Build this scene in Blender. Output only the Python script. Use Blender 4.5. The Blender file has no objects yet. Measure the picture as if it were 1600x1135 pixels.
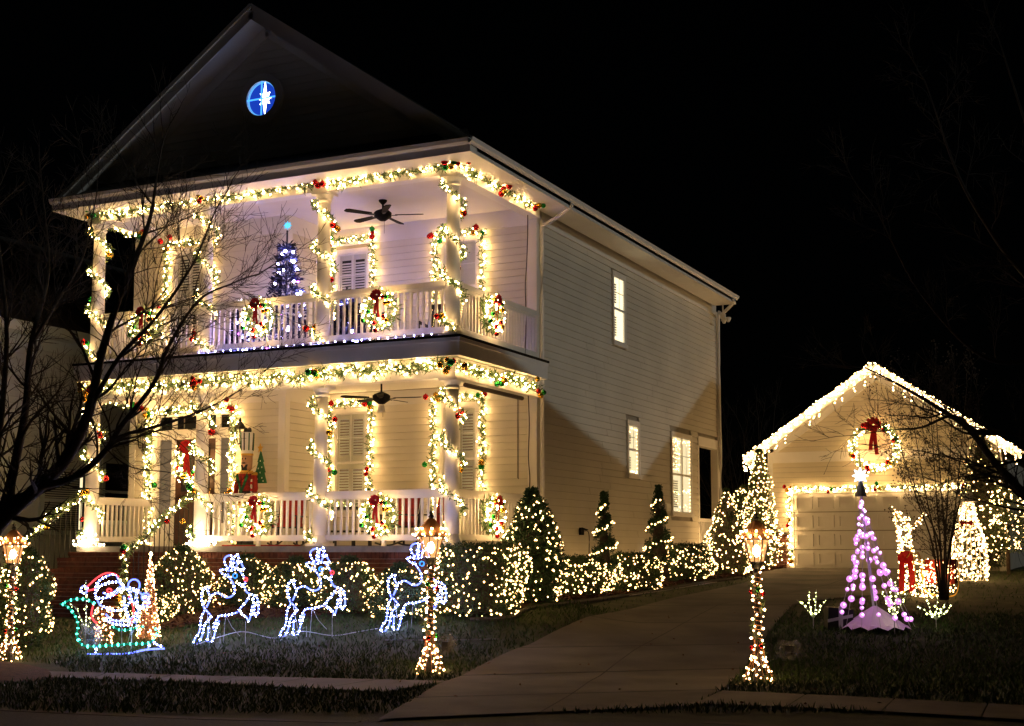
import bpy, math, random
import numpy as np
from mathutils import Vector, Matrix
random.seed(11); RNG = np.random.default_rng(7)
scn = bpy.context.scene; col = scn.collection

# ------------------------------------------------------------------ camera, sky, moonlike street sun, exposure
PITCH = math.radians(6.0); YAW = math.radians(25.66); FPX = 2101.0; HOR = 860.0
cd = bpy.data.cameras.new('camera'); cam = bpy.data.objects.new('camera', cd); col.objects.link(cam)
CAM = np.array([10.41, -19.40, 1.6])
cam.location = CAM; cam.rotation_euler = (math.pi/2 + PITCH, 0, YAW)
cd.sensor_width = 36; cd.lens = 36*FPX/1600
PPY = HOR - FPX*math.tan(PITCH)
cd.shift_y = (PPY - 567.5)/1600
cd.clip_start = .1; cd.clip_end = 2000
scn.camera = cam
world = bpy.data.worlds.new('World'); scn.world = world; world.use_nodes = True
wn = world.node_tree.nodes; wl = world.node_tree.links
bg = wn['Background']; sky = wn.new('ShaderNodeTexSky'); sky.sky_type = 'NISHITA'; sky.sun_disc = False
SUN_AZ = math.radians(91.5); SUN_EL = math.radians(9)          # azimuth measured from +y (north) clockwise towards +x
sky.sun_elevation = SUN_EL; sky.sun_rotation = SUN_AZ
wl.new(sky.outputs[0], bg.inputs[0]); bg.inputs[1].default_value = 0.0001
sd = bpy.data.lights.new('night_sun', 'SUN'); sd.energy = 0.30; sd.angle = math.radians(.6); sd.color = (.95, 1, .94)
sun = bpy.data.objects.new('night_sun', sd); col.objects.link(sun)
SDIR = Vector((math.sin(SUN_AZ)*math.cos(SUN_EL), math.cos(SUN_AZ)*math.cos(SUN_EL), math.sin(SUN_EL)))
sun.rotation_euler = SDIR.to_track_quat('Z', 'Y').to_euler(); sun.location = (30, -10, 30)
vs = scn.view_settings; vs.view_transform = 'Standard'; vs.look = 'None'; vs.exposure = 0; vs.gamma = 1; vs.use_curve_mapping = False
cy = scn.cycles; cy.use_denoising = True; cy.filter_width = 1.5; cy.max_bounces = 6; cy.diffuse_bounces = 4; cy.transparent_max_bounces = 12
cy.sample_clamp_indirect = 4; cy.use_light_tree = True; cy.caustics_reflective = False; cy.caustics_refractive = False

# ------------------------------------------------------------------ picture <-> place helpers (used only to measure where things stand)
RV = np.array([math.cos(YAW), math.sin(YAW), 0]); FH = np.array([-math.sin(YAW), math.cos(YAW), 0]); UZ = np.array([0, 0, 1.0])
FV = FH*math.cos(PITCH) + UZ*math.sin(PITCH); UV = -FH*math.sin(PITCH) + UZ*math.cos(PITCH)
def ray(px, py): return FV + RV*(px-800)/FPX + UV*(PPY-py)/FPX
def at(px, py, d): r = ray(px, py); return CAM + r*(d/(r@FH))
def hit(px, py, ax, val): r = ray(px, py); return CAM + r*((val-CAM[ax])/r[ax])
DK = [0, 17.2, 20, 22, 23.5, 26, 30, 35, 38, 60, 600]
ZR = [0, 0, .2, .62, .75, .9, .97, 1.04, 1.1, 1.4, 3]
ZL = [0, 0, .2, .36, .5, .6, .75, .9, 1.05, 1.4, 3]
ZD = [0, 0, .2, .38, .5, .68, .88, 1.04, 1.1, 1.4, 3]
def gz(x, y):
    v = np.array([x, y, 0]) - CAM; d = v@FH; X = v@RV
    s = lambda t: (lambda q: q*q*(3-2*q))(min(1, max(0, t)))
    a = s((X+6)/1.8); b = s((X-.3-.06*(d-22))/2.0)
    r = np.interp(d, DK, ZR)*(1-b) + np.interp(d, DK, ZD)*b
    return float(r*a + np.interp(d, DK, ZL)*(1-a))
def G(px, py):
    r = ray(px, py); h = r@FH; d = 6.0; pz = 0
    while d < 80:
        p = CAM + r*(d/h)
        if p[2] <= gz(p[0], p[1]): return np.array([p[0], p[1], gz(p[0], p[1])])
        d += .03
    return np.array([*(CAM + r*(60/h))[:2], 1.4])
def onground(x, y): return np.array([x, y, gz(x, y)])

# ------------------------------------------------------------------ materials
def mat(name, base, rough=.6, var=.0, scale=8, bump=0, bscale=None, metal=0, spec=.4, detail=4):
    m = bpy.data.materials.new(name); m.use_nodes = True; n = m.node_tree.nodes; l = m.node_tree.links
    b = n['Principled BSDF']; b.inputs['Roughness'].default_value = rough; b.inputs['Metallic'].default_value = metal
    b.inputs['Specular IOR Level'].default_value = spec; b.inputs['Base Color'].default_value = (*base, 1)
    if var or bump:
        tc = n.new('ShaderNodeTexCoord'); nz = n.new('ShaderNodeTexNoise'); nz.inputs['Scale'].default_value = scale
        nz.inputs['Detail'].default_value = detail; l.new(tc.outputs['Object'], nz.inputs['Vector'])
        if var:
            cr = n.new('ShaderNodeValToRGB'); l.new(nz.outputs['Fac'], cr.inputs['Fac'])
            cr.color_ramp.elements[0].position = .3; cr.color_ramp.elements[1].position = .7
            cr.color_ramp.elements[0].color = (*[max(0, c*(1-var)) for c in base], 1)
            cr.color_ramp.elements[1].color = (*[min(1, c*(1+var)) for c in base], 1)
            l.new(cr.outputs[0], b.inputs['Base Color'])
        if bump:
            nb = n.new('ShaderNodeTexNoise'); nb.inputs['Scale'].default_value = bscale or scale*4; nb.inputs['Detail'].default_value = 5
            l.new(tc.outputs['Object'], nb.inputs['Vector'])
            bp = n.new('ShaderNodeBump'); bp.inputs['Strength'].default_value = bump; bp.inputs['Distance'].default_value = .02
            l.new(nb.outputs['Fac'], bp.inputs['Height']); l.new(bp.outputs[0], b.inputs['Normal'])
    return m
def glow(name, c, s):
    m = bpy.data.materials.new(name); m.use_nodes = True; n = m.node_tree.nodes; n.clear()
    e = n.new('ShaderNodeEmission'); e.inputs[0].default_value = (*c, 1); e.inputs[1].default_value = s
    o = n.new('ShaderNodeOutputMaterial'); m.node_tree.links.new(e.outputs[0], o.inputs[0]); return m
def leafmat(name, base, var=.5):
    m = mat(name, base, .55, var, 30, spec=.35); return m
def glassmat(name):
    m = bpy.data.materials.new(name); m.use_nodes = True; n = m.node_tree.nodes; l = m.node_tree.links; n.clear()
    t = n.new('ShaderNodeBsdfTransparent'); t.inputs[0].default_value = (.95, .97, .97, 1); g = n.new('ShaderNodeBsdfGlossy'); g.inputs['Roughness'].default_value = .02
    f = n.new('ShaderNodeLayerWeight'); f.inputs[0].default_value = .5; pw = n.new('ShaderNodeMath'); pw.operation = 'POWER'; pw.inputs[1].default_value = 5
    md = n.new('ShaderNodeMath'); md.operation = 'MULTIPLY_ADD'; md.inputs[1].default_value = .85; md.inputs[2].default_value = .03
    mx = n.new('ShaderNodeMixShader'); o = n.new('ShaderNodeOutputMaterial')
    l.new(f.outputs['Facing'], pw.inputs[0]); l.new(pw.outputs[0], md.inputs[0]); l.new(md.outputs[0], mx.inputs[0]); l.new(t.outputs[0], mx.inputs[1]); l.new(g.outputs[0], mx.inputs[2]); l.new(mx.outputs[0], o.inputs[0]); return m
def filmmat(name):
    m = bpy.data.materials.new(name); m.use_nodes = True; n = m.node_tree.nodes; l = m.node_tree.links; b = n['Principled BSDF']; b.inputs['Base Color'].default_value = (.75, .76, .82, 1); b.inputs['Roughness'].default_value = .2
    t = n.new('ShaderNodeBsdfTransparent'); mx = n.new('ShaderNodeMixShader'); tc = n.new('ShaderNodeTexCoord'); nz = n.new('ShaderNodeTexNoise'); nz.inputs['Scale'].default_value = 4; nz.inputs['Detail'].default_value = 5
    bp = n.new('ShaderNodeBump'); bp.inputs['Strength'].default_value = .8; bp.inputs['Distance'].default_value = .03; l.new(tc.outputs['Object'], nz.inputs['Vector']); l.new(nz.outputs['Fac'], bp.inputs['Height']); l.new(bp.outputs[0], b.inputs['Normal'])
    cr = n.new('ShaderNodeValToRGB'); cr.color_ramp.elements[0].position = .42; cr.color_ramp.elements[1].position = .62; cr.color_ramp.elements[0].color = (.04, .04, .04, 1); cr.color_ramp.elements[1].color = (.45, .45, .45, 1); l.new(nz.outputs['Fac'], cr.inputs[0])
    l.new(cr.outputs[0], mx.inputs[0]); l.new(t.outputs[0], mx.inputs[1]); l.new(b.outputs[0], mx.inputs[2]); l.new(mx.outputs[0], n['Material Output'].inputs[0]); return m
def lampmat(name):  # lantern pane emits amber itself, for the bulb and wire lights around it
    m = bpy.data.materials.new(name); m.use_nodes = True; n = m.node_tree.nodes; l = m.node_tree.links; n.clear()
    t = n.new('ShaderNodeBsdfTransparent'); e = n.new('ShaderNodeEmission'); e.inputs[0].default_value = (1, .42, .13, 1); e.inputs[1].default_value = 1.6; mx = n.new('ShaderNodeMixShader'); mx.inputs[0].default_value = .5; o = n.new('ShaderNodeOutputMaterial')
    l.new(t.outputs[0], mx.inputs[1]); l.new(e.outputs[0], mx.inputs[2]); l.new(mx.outputs[0], o.inputs[0]); return m
def wirewrap(name, base, ecol, es): # thin wire that is itself lit along its length
    m = mat(name, base, .5); b = m.node_tree.nodes['Principled BSDF']; b.inputs['Emission Color'].default_value = (*ecol, 1); b.inputs['Emission Strength'].default_value = es; return m
M = dict(
 siding=mat('cream_lap_siding', (.70, .665, .575), .55, .10, .7, .12, 60),
 gsiding=mat('pale_cream_siding', (.72, .66, .52), .55, .05, 1.2, .1, 60),
 trim=mat('white_painted_trim', (.78, .76, .72), .45, .03, 3, .05, 40),
 white=mat('white_gloss_paint', (.80, .79, .77), .35, .03, 4),
 ceil=mat('porch_ceiling_paint', (.74, .72, .69), .6, .03, 2),
 deck=mat('grey_deck_paint', (.28, .27, .26), .6, .2, 6),
 sheath=mat('wall_sheathing', (.38, .34, .28), .8, .1, 3),
 roof=mat('dark_shingle', (.03, .028, .026), .9, .4, 30, .4, 60),
 brick=mat('red_brick', (.14, .048, .032), .8, .45, 9, .3, 90),
 mortar=mat('grey_mortar', (.30, .26, .23), .9, .2, 20),
 conc=mat('broom_concrete', (.115, .105, .095), .85, .38, .9, .25, 120),
 conc2=mat('worn_concrete', (.05, .046, .042), .88, .28, 1.1, .25, 120),
 road=mat('asphalt', (.05, .05, .05), .9, .3, 40, .4, 200),
 soil=mat('lawn_soil', (.035, .045, .018), .95, .5, 3, .5, 40),
 mulch=mat('red_bark_mulch', (.055, .02, .013), .95, .6, 14, .8, 60),
 grass=leafmat('winter_grass', (.042, .085, .014)),
 fir=leafmat('garland_fir', (.085, .15, .055)),
 hedge=leafmat('boxwood_leaf', (.035, .07, .02)),
 holly=leafmat('holly_leaf', (.03, .075, .03)),
 arbor=leafmat('arborvitae_leaf', (.07, .12, .02)),
 arbor2=leafmat('dark_conifer_leaf', (.05, .08, .02)),
 bark=mat('grey_brown_bark', (.055, .042, .034), .9, .4, 12, .5, 60),
 deadleaf=mat('dry_leaf', (.12, .06, .025), .8, .4, 20),
 bark3=mat('night_faded_bark', (.02, .016, .013), .9, .4, 12, .5, 60),  # bark colour darkened so the right tree's branches fade into the night
 bark2=mat('smooth_tan_bark', (.09, .065, .045), .85, .4, 12, .3, 60),
 iron=mat('black_iron', (.012, .012, .013), .5, .2, 20),
 bronze=mat('oil_rubbed_bronze', (.003, .0026, .0022), .7, .2, 8, spec=.12),
 door=mat('dark_mahogany', (.055, .022, .012), .4, .4, 3, .1, 30),
 glass=glassmat('window_glass'),
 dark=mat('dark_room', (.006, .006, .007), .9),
 shutter=mat('white_shutter_wood', (.74, .71, .64), .5),
 red=mat('red_velvet', (.62, .012, .018), .6, .25, 20, spec=.3),
 cloth=mat('red_cushion', (.30, .025, .018), .9, .25, 30),
 orn_r=mat('red_glass_ball', (.55, .015, .02), .12, metal=.75),
 orn_g=mat('green_glass_ball', (.02, .32, .06), .12, metal=.75),
 orn_y=mat('gold_glass_ball', (.75, .42, .05), .15, metal=.8),
 wire=mat('green_wire', (.02, .03, .02), .6),
 cable=mat('brown_extension_cord', (.05, .035, .025), .6),
 wcable=mat('white_extension_cord', (.55, .54, .60), .5),
 tinsel=mat('blue_black_tinsel', (.012, .014, .045), .35, .4, 40, metal=.3),
 plastic=filmmat('clear_plastic_bag'), lampglass=lampmat('glowing_lantern_glass'),
 neigh=mat('grey_blue_siding', (.56, .61, .61), .6, .06, 2),
 neightrim=mat('pale_blue_trim', (.6, .68, .7), .5),
 gold=mat('gold_paint', (.7, .42, .08), .35, metal=.6),
 skin=mat('painted_face', (.45, .25, .14), .5),
 green=mat('green_felt', (.02, .12, .05), .8),
 copper=mat('copper_sheet', (.55, .26, .12), .45, .2, 10, metal=.6),
 # lights
 warm=glow('warm_white_bulb', (1, .58, .21), 95),
 shrubwarm=glow('shrub_net_bulb', (1, .57, .21), 20),
 warmhot=glow('warm_white_bulb_bright', (1, .71, .36), 70),
 warmlow=glow('net_light_bulb', (1, .57, .20), 13),
 ice=glow('icicle_bulb', (1, .61, .26), 46),
 amber=glow('amber_minibulb', (1, .52, .20), 30),
 lampb=glow('lamp_bulb', (1, .70, .36), 40),
 bluew=glow('cool_white_led', (.46, .53, 1), 210),
 bluerope=glow('cool_rope_tube', (.13, .18, 1), 4.0),  # blue tube glow stands in for the halo round the white bulbs
 teal=glow('teal_led', (.08, 1, .62), 9), tealrope=glow('teal_rope_tube', (0, .45, .28), .6),
 redled=glow('red_led', (1, .06, .07), 2.5),
 blueled=glow('blue_led', (.05, .28, 1), 2.2), cyan=glow('cyan_led', (.25, .75, 1), 4),
 pink=glow('pink_globe', (.95, .34, 1), 1.15), pinkhot=glow('pink_globe_hotspot', (.85, .42, 1), 14),
 purple=glow('violet_bulb', (.36, .34, 1), 130), magenta=glow('magenta_bulb', (.8, .12, 1), 18),
 twig=glow('twig_bulb', (.8, .9, .30), 14),
 star=glow('white_star', (.75, .80, 1), 8), cstar=glow('cyan_star', (.12, .62, 1), 1.5),
 bluewin=glow('blue_lit_room', (.02, .10, 1), .5), bluerim=glow('blue_glow_reveal', (.12, .45, 1), 1.1),
 winlit=glow('lit_blind', (1, .80, .48), 2.4), winlit2=glow('lit_curtain', (1, .78, .44), 1.5), windim=glow('lit_shade', (1, .62, .32), .22),
 skirt=mat('pink_lit_fabric', (.85, .66, .88), .8),
)
ORN = ['orn_r', 'orn_r', 'orn_g', 'orn_y']

# ------------------------------------------------------------------ mesh building (all in world coordinates)
class MB:
    def __init__(s): s.v = []; s.f = []; s.n = 0
    def add(s, v, f):
        v = np.asarray(v, float).reshape(-1, 3); s.v.append(v); s.f.extend([tuple(int(i)+s.n for i in q) for q in f]); s.n += len(v); return s
    def box(s, x0, y0, z0, x1, y1, z1):
        return s.add([(x0,y0,z0),(x1,y0,z0),(x1,y1,z0),(x0,y1,z0),(x0,y0,z1),(x1,y0,z1),(x1,y1,z1),(x0,y1,z1)],
                     [(0,3,2,1),(4,5,6,7),(0,1,5,4),(1,2,6,5),(2,3,7,6),(3,0,4,7)])
    def prism(s, prof, a, b, up=(0,0,1)): # prof in (u, w) extruded from point a to b: u sideways, w along up
        a = np.array(a, float); b = np.array(b, float); d = b-a; d /= np.linalg.norm(d); up = np.array(up, float); u = np.cross(d, up); u /= np.linalg.norm(u); w = np.cross(u, d)
        k = len(prof); v = [p + u*q[0] + w*q[1] for p in (a, b) for q in prof]
        return s.add(v, [tuple(range(k))[::-1], tuple(range(k, 2*k))] + [(i, (i+1) % k, k+(i+1) % k, k+i) for i in range(k)])
    def beam(s, a, b, w, h, up=(0,0,1)): return s.prism([(-w/2,-h/2),(w/2,-h/2),(w/2,h/2),(-w/2,h/2)], a, b, up)
    def tube(s, pts, r, k=6, cap=True):
        P = np.array(pts, float); n = len(P); R = np.full(n, r) if np.isscalar(r) else np.array(r, float)
        T = np.gradient(P, axis=0); T /= np.maximum(np.linalg.norm(T, axis=1), 1e-9)[:, None]
        ref = np.array([0, 0, 1.0]) if abs(T[0][2]) < .9 else np.array([1.0, 0, 0])
        vs = []
        for i in range(n):
            u = np.cross(T[i], ref)
            if np.linalg.norm(u) < 1e-4: u = np.cross(T[i], [0.3, 1, .2])
            u /= np.linalg.norm(u); w = np.cross(T[i], u); ref = np.cross(u, T[i]) if False else ref
            for j in range(k):
                a = 2*math.pi*j/k; vs.append(P[i] + R[i]*(u*math.cos(a) + w*math.sin(a)))
        f = [(i*k+j, i*k+(j+1) % k, (i+1)*k+(j+1) % k, (i+1)*k+j) for i in range(n-1) for j in range(k)]
        if cap: f += [tuple(range(k))[::-1], tuple(range((n-1)*k, n*k))]
        return s.add(vs, f)
    def lathe(s, prof, c, k=16, phase=0):
        c = np.array(c, float); vs = []
        for r, z in prof:
            for j in range(k): a = 2*math.pi*j/k + phase; vs.append(c + np.array([r*math.cos(a), r*math.sin(a), z]))
        n = len(prof); f = [(i*k+j, i*k+(j+1) % k, (i+1)*k+(j+1) % k, (i+1)*k+j) for i in range(n-1) for j in range(k)]
        f += [tuple(range(k))[::-1], tuple(range((n-1)*k, n*k))]
        return s.add(vs, f)
    def ball(s, c, r, k=10, m=6, sq=1):
        return s.lathe([(r*math.sin(math.pi*max(.02, min(.98, i/m))), -r*sq*math.cos(math.pi*i/m)) for i in range(m+1)], c, k)
    def poly(s, pts, d): # outline extruded by vector d
        P = np.array(pts, float); n = len(P); d = np.array(d, float)
        return s.add(np.vstack([P, P+d]), [tuple(range(n)), tuple(range(n, 2*n))[::-1]] + [((i+1) % n, i, n+i, n+(i+1) % n) for i in range(n)])
    def many(s, centres, r, tv, tf):
        C = np.asarray(centres, float).reshape(-1, 3)
        if not len(C): return s
        r = np.full(len(C), r) if np.isscalar(r) else np.asarray(r)
        V = (C[:, None, :] + tv[None]*r[:, None, None]).reshape(-1, 3); k = len(tv)
        F = (np.asarray(tf)[None] + (np.arange(len(C))*k)[:, None, None]).reshape(-1, len(tf[0]))
        return s.add(V, F)
    def blades(s, base, direc, length, width): # leaf-like quads
        B = np.asarray(base); D = np.asarray(direc); D = D/np.maximum(np.linalg.norm(D, axis=1), 1e-9)[:, None]
        n = len(B); L = np.full(n, length) if np.isscalar(length) else length; Wd = np.full(n, width) if np.isscalar(width) else width
        S = np.cross(D, RNG.normal(size=(n, 3))); S /= np.maximum(np.linalg.norm(S, axis=1), 1e-9)[:, None]
        mid = B + D*(L*.45)[:, None]; tip = B + D*L[:, None]; w = S*(Wd*.5)[:, None]
        V = np.stack([B, mid+w, tip, mid-w], 1).reshape(-1, 3)
        return s.add(V, np.arange(4*n).reshape(n, 4))
OCT_V = np.array([(1,0,0),(-1,0,0),(0,1,0),(0,-1,0),(0,0,1),(0,0,-1)], float)
OCT_F = [(0,2,4),(2,1,4),(1,3,4),(3,0,4),(2,0,5),(1,2,5),(3,1,5),(0,3,5)]
def ico():
    p = (1+5**.5)/2; v = np.array([(-1,p,0),(1,p,0),(-1,-p,0),(1,-p,0),(0,-1,p),(0,1,p),(0,-1,-p),(0,1,-p),(p,0,-1),(p,0,1),(-p,0,-1),(-p,0,1)], float)
    v /= np.linalg.norm(v[0])
    f = [(0,11,5),(0,5,1),(0,1,7),(0,7,10),(0,10,11),(1,5,9),(5,11,4),(11,10,2),(10,7,6),(7,1,8),(3,9,4),(3,4,2),(3,2,6),(3,6,8),(3,8,9),(4,9,5),(2,4,11),(6,2,10),(8,6,7),(9,8,1)]
    return v, f
ICO_V, ICO_F = ico()

ORIG = {}
def thing(name, label, cat, loc, group=None):
    o = bpy.data.objects.new(name, None); col.objects.link(o); o.location = tuple(map(float, loc)); o.empty_display_size = .1
    o['label'] = label; o['category'] = cat
    if group: o['group'] = group
    ORIG[o.name] = np.array(loc, float); return o
def part(name, mb, m, parent=None, kind=None, label=None, smooth=False):
    V = np.vstack(mb.v) if mb.v else np.zeros((0, 3)); org = np.zeros(3)
    if parent is not None: org = ORIG[parent.name]
    me = bpy.data.meshes.new(name); me.from_pydata((V-org).tolist(), [], mb.f); me.update()
    if smooth: me.shade_smooth()
    me.materials.append(M[m] if isinstance(m, str) else m)
    o = bpy.data.objects.new(name, me); col.objects.link(o)
    if parent is not None: o.parent = parent
    ORIG[o.name] = org
    if kind: o['kind'] = kind
    if label: o['label'] = label
    return o
def solo(name, mb, m, label, cat, group=None, smooth=False):
    o = part(name, mb, m, None, smooth=smooth); o['label'] = label; o['category'] = cat
    if group: o['group'] = group
    return o
def struct(name, mb, m, smooth=False): o = part(name, mb, m, None, 'structure', smooth=smooth); return o
def dup(root, loc, rotz=0, scale=1, label=None, group=None):
    def cp(o, par):
        c = o.copy(); col.objects.link(c); c.parent = par
        for ch in o.children: cp(ch, c)
        return c
    r = cp(root, None); r.location = tuple(map(float, loc)); r.rotation_euler = (0, 0, rotz); r.scale = (scale,)*3
    if label: r['label'] = label
    if group: r['group'] = group
    return r
def share(src, name, delta, parent): # another piece sharing the mesh of src
    o = bpy.data.objects.new(name, src.data); col.objects.link(o); o.parent = parent; o.location = tuple(map(float, delta)); ORIG[o.name] = ORIG[parent.name]; return o
def polyline(pts, step):
    P = np.array(pts, float); seg = np.linalg.norm(np.diff(P, axis=0), axis=1); L = np.concatenate([[0], np.cumsum(seg)])
    t = np.arange(step/2, L[-1], step)
    return np.stack([np.interp(t, L, P[:, i]) for i in range(3)], 1)
def smoothline(pts, n=6): # catmull-rom
    P = np.array(pts, float); P = np.vstack([2*P[0]-P[1], P, 2*P[-1]-P[-2]]); out = []
    for i in range(1, len(P)-2):
        a, b, c, d = P[i-1], P[i], P[i+1], P[i+2]
        for t in np.linspace(0, 1, n, endpoint=False): out.append(.5*(2*b + (c-a)*t + (2*a-5*b+4*c-d)*t*t + (3*b-a-3*c+d)*t**3))
    out.append(P[-2]); return np.array(out)
def bulbs(parent, pts, r, m, name='bulbs', jit=.25, hi=False):
    mb = MB(); n = len(pts); rr = r*(1 + jit*RNG.uniform(-1, 1, n)); mb.many(pts, rr, ICO_V if hi else OCT_V, ICO_F if hi else OCT_F)
    return part(name, mb, m, parent, 'stuff')
def sheet(edgeA, edgeB, nu, nv, lift): # ground-following strip between two polylines
    A = np.array(edgeA, float)[:, :2]; B = np.array(edgeB, float)[:, :2]
    def res(E, n):
        L = np.concatenate([[0], np.cumsum(np.linalg.norm(np.diff(E, axis=0), axis=1))]); t = np.linspace(0, L[-1], n); return np.stack([np.interp(t, L, E[:, i]) for i in (0, 1)], 1)
    A = res(A, nu); B = res(B, nu); v = []
    for i in range(nu):
        for j in range(nv):
            p = A[i]*(1-j/(nv-1)) + B[i]*j/(nv-1); v.append((p[0], p[1], gz(p[0], p[1])+lift))
    return MB().add(v, [(i*nv+j, (i+1)*nv+j, (i+1)*nv+j+1, i*nv+j+1) for i in range(nu-1) for j in range(nv-1)])

# ------------------------------------------------------------------ ground, drive, pavement
def groundgrid():
    us = np.concatenate([np.linspace(-400, -26, 8), np.linspace(-24, 30, 109), np.linspace(34, 400, 8)])
    vs_ = np.concatenate([np.linspace(-60, 9, 8), np.linspace(10, 42, 81), np.linspace(44, 600, 12)])
    v = []; nu, nv = len(us), len(vs_)
    for u in us:
        for w in vs_:
            p = CAM + RV*u + FH*w; v.append((p[0], p[1], gz(p[0], p[1])))
    return MB().add(v, [(i*nv+j, (i+1)*nv+j, (i+1)*nv+j+1, i*nv+j+1) for i in range(nu-1) for j in range(nv-1)])
struct('ground', groundgrid(), 'soil', True)
DL = [G(590, 1128), G(690, 1069), G(745, 1046), G(800, 1018), G(890, 979), G(1010, 947), G(1100, 926), G(1165, 912), np.array([.95, 15.5, 0]), np.array([1.0, 18.2, 0])]
DR = [G(1078, 1107), G(1125, 1082), G(1150, 1062), G(1175, 1030), G(1205, 985), G(1240, 945), np.array([5.4, 8, 0]), np.array([5.9, 12, 0]), np.array([6.1, 16, 0]), np.array([6.1, 18.2, 0])]
def lerpline(E, f): 
    E = np.array(E, float); L = np.concatenate([[0], np.cumsum(np.linalg.norm(np.diff(E[:, :2], axis=0), axis=1))]); t = f*L[-1]; return np.array([np.interp(t, L, E[:, i]) for i in (0, 1)])
drive = thing('driveway', '', '', (3, 5, 0)); drive['kind'] = 'structure'
del drive['label'], drive['category']
part('roadbed', sheet(DL, DR, 60, 9, .006), 'conc2', drive)
cuts = [0, .07, .165, .26, .36, .46, .56, .67, .78, .89, 1]
for i in range(len(cuts)-1):
    f0, f1 = cuts[i]+.0012, cuts[i+1]-.0012
    for h in (0, 1):
        A = [lerpline(DL, f) for f in np.linspace(f0, f1, 6)]; B = [lerpline(DR, f) for f in np.linspace(f0, f1, 6)]
        q0, q1 = (0, .497) if h == 0 else (.503, 1)
        A2 = [a*(1-q0)+b*q0 for a, b in zip(A, B)]; B2 = [a*(1-q1)+b*q1 for a, b in zip(A, B)]
        mb = sheet(A2, B2, 12, 8, .022); part('concrete_slab', mb, 'conc', drive)
walk = thing('sidewalk', '', '', (0, -6, 0)); walk['kind'] = 'structure'; del walk['label'], walk['category']
WA = [G(-40, 1050), G(75, 1053), G(300, 1059), G(500, 1063), G(700, 1068)]; WB = [G(-40, 1058), G(150, 1064), G(300, 1069), G(420, 1076), G(600, 1085)]
WC = [G(1127, 1083), G(1300, 1091), G(1480, 1100), G(1700, 1112)]; WD = [G(1085, 1103), G(1300, 1112), G(1480, 1122), G(1700, 1136)]
for A, B, n in ((WA, WB, 7), (WC, WD, 4)):
    for i in range(n):
        f = np.linspace(i/n+.002, (i+1)/n-.002, 5)
        part('pavement_slab', sheet([lerpline(A, q) for q in f], [lerpline(B, q) for q in f], 10, 4, .028), 'conc', walk)
KA = [G(-300, 1100), G(0, 1112), G(300, 1126), G(590, 1132), G(1080, 1132), G(1400, 1150), G(1900, 1180)]
struct('road', sheet(KA, [p + np.array(FH)*-7 for p in KA], 30, 8, .012), 'road')
curb = MB()
for E in ([G(-300, 1099), G(0, 1111), G(300, 1125), G(560, 1131)], [G(1100, 1131), G(1400, 1149), G(1900, 1179)]):
    for a, b in zip(E[:-1], E[1:]): curb.beam(a-UZ*.02, b-UZ*.02, .16, .07)
struct('kerb', curb, 'conc2')
BO = [G(225, 990), G(330, 975), G(430, 968), G(540, 962), G(640, 959), G(745, 966), G(800, 962), G(828, 948), G(900, 939), G(1000, 926), G(1100, 909), G(1160, 902), np.array([1.0, 17.6, 0])]
BI = [(-5.0, -.25), (-4.4, -.25), (-3.6, -.25), (-2.6, -.25), (-1.6, -.25), (-.6, -.25), (0.05, -.2), (.05, 1.5), (.05, 4), (.05, 8), (.05, 12), (.05, 14.6), (.3, 17.6)]
struct('mulch_bed', sheet(BO, BI, 90, 12, .022), 'mulch', True)
ring = np.array([G(-5, 1048)]); rc = at(-62, 1052, 17.2)
mb = MB(); k = 26; vs0 = [(rc[0], rc[1], gz(rc[0], rc[1])+.14)]
for rr, h in ((.6, .08), (1.15, .02)):
    for j in range(k):
        a = 2*math.pi*j/k; q = rr*(1+.1*math.sin(3*a+1)); x, y = rc[0]+q*math.cos(a), rc[1]+q*math.sin(a); vs0.append((x, y, gz(x, y)+h))
mb.add(vs0, [(0, 1+j, 1+(j+1) % k) for j in range(k)] + [(1+j, 1+k+j, 1+k+(j+1) % k, 1+(j+1) % k) for j in range(k)])
struct('tree_mulch', mb, 'mulch', True)
edge = MB(); E = smoothline([G(735, 972), G(800, 968), G(828, 953), G(900, 944), G(1000, 930), G(1100, 913), G(1158, 905)], 6)
edge.tube(E+UZ*.03, .035, 5); solo('garden_edging', edge, 'conc', 'pale curved edging strip between the mulch bed and side lawn', 'garden edging')

def inpoly(x, y, P):
    c = False; n = len(P); j = n-1
    for i in range(n):
        if (P[i][1] > y) != (P[j][1] > y) and x < (P[j][0]-P[i][0])*(y-P[i][1])/(P[j][1]-P[i][1]+1e-12)+P[i][0]: c = not c
        j = i
    return c
NOGRASS = [[p[:2] for p in DL] + [p[:2] for p in DR[::-1]], [p[:2] for p in WA]+[p[:2] for p in WB[::-1]], [p[:2] for p in WC]+[p[:2] for p in WD[::-1]],
           [p[:2] for p in BO]+[p for p in BI[::-1]], [p[:2] for p in KA]+[(p+FH*-7)[:2] for p in KA[::-1]], [(-8.3, -2.3), (-5, -2.3), (-5, -.2), (.1, -.2), (.1, 15), (-8.3, 15)],
           [(rc[0]+1.3*math.cos(a), rc[1]+1.3*math.sin(a)) for a in np.linspace(0, 6.28, 16)], [(.3, 18.2), (7, 18.2), (7, 26), (.3, 26)]]
gb = []; 
for (n, d0, d1, w) in ((30000, 13.4, 18.5, .38), (24000, 18.5, 23.5, .4), (9000, 23.5, 37, .4)):
    d = np.sqrt(RNG.uniform(d0*d0, d1*d1, n)); X = d*RNG.uniform(-.41, .41, n)
    for dd, xx in zip(d, X):
        p = CAM + RV*xx + FH*dd
        if not any(inpoly(p[0], p[1], Q) for Q in NOGRASS): gb.append((p[0], p[1], gz(p[0], p[1])))
gb = np.array(gb); dr = RNG.normal(size=(len(gb), 3))*.55; dr[:, 2] = 1
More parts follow.
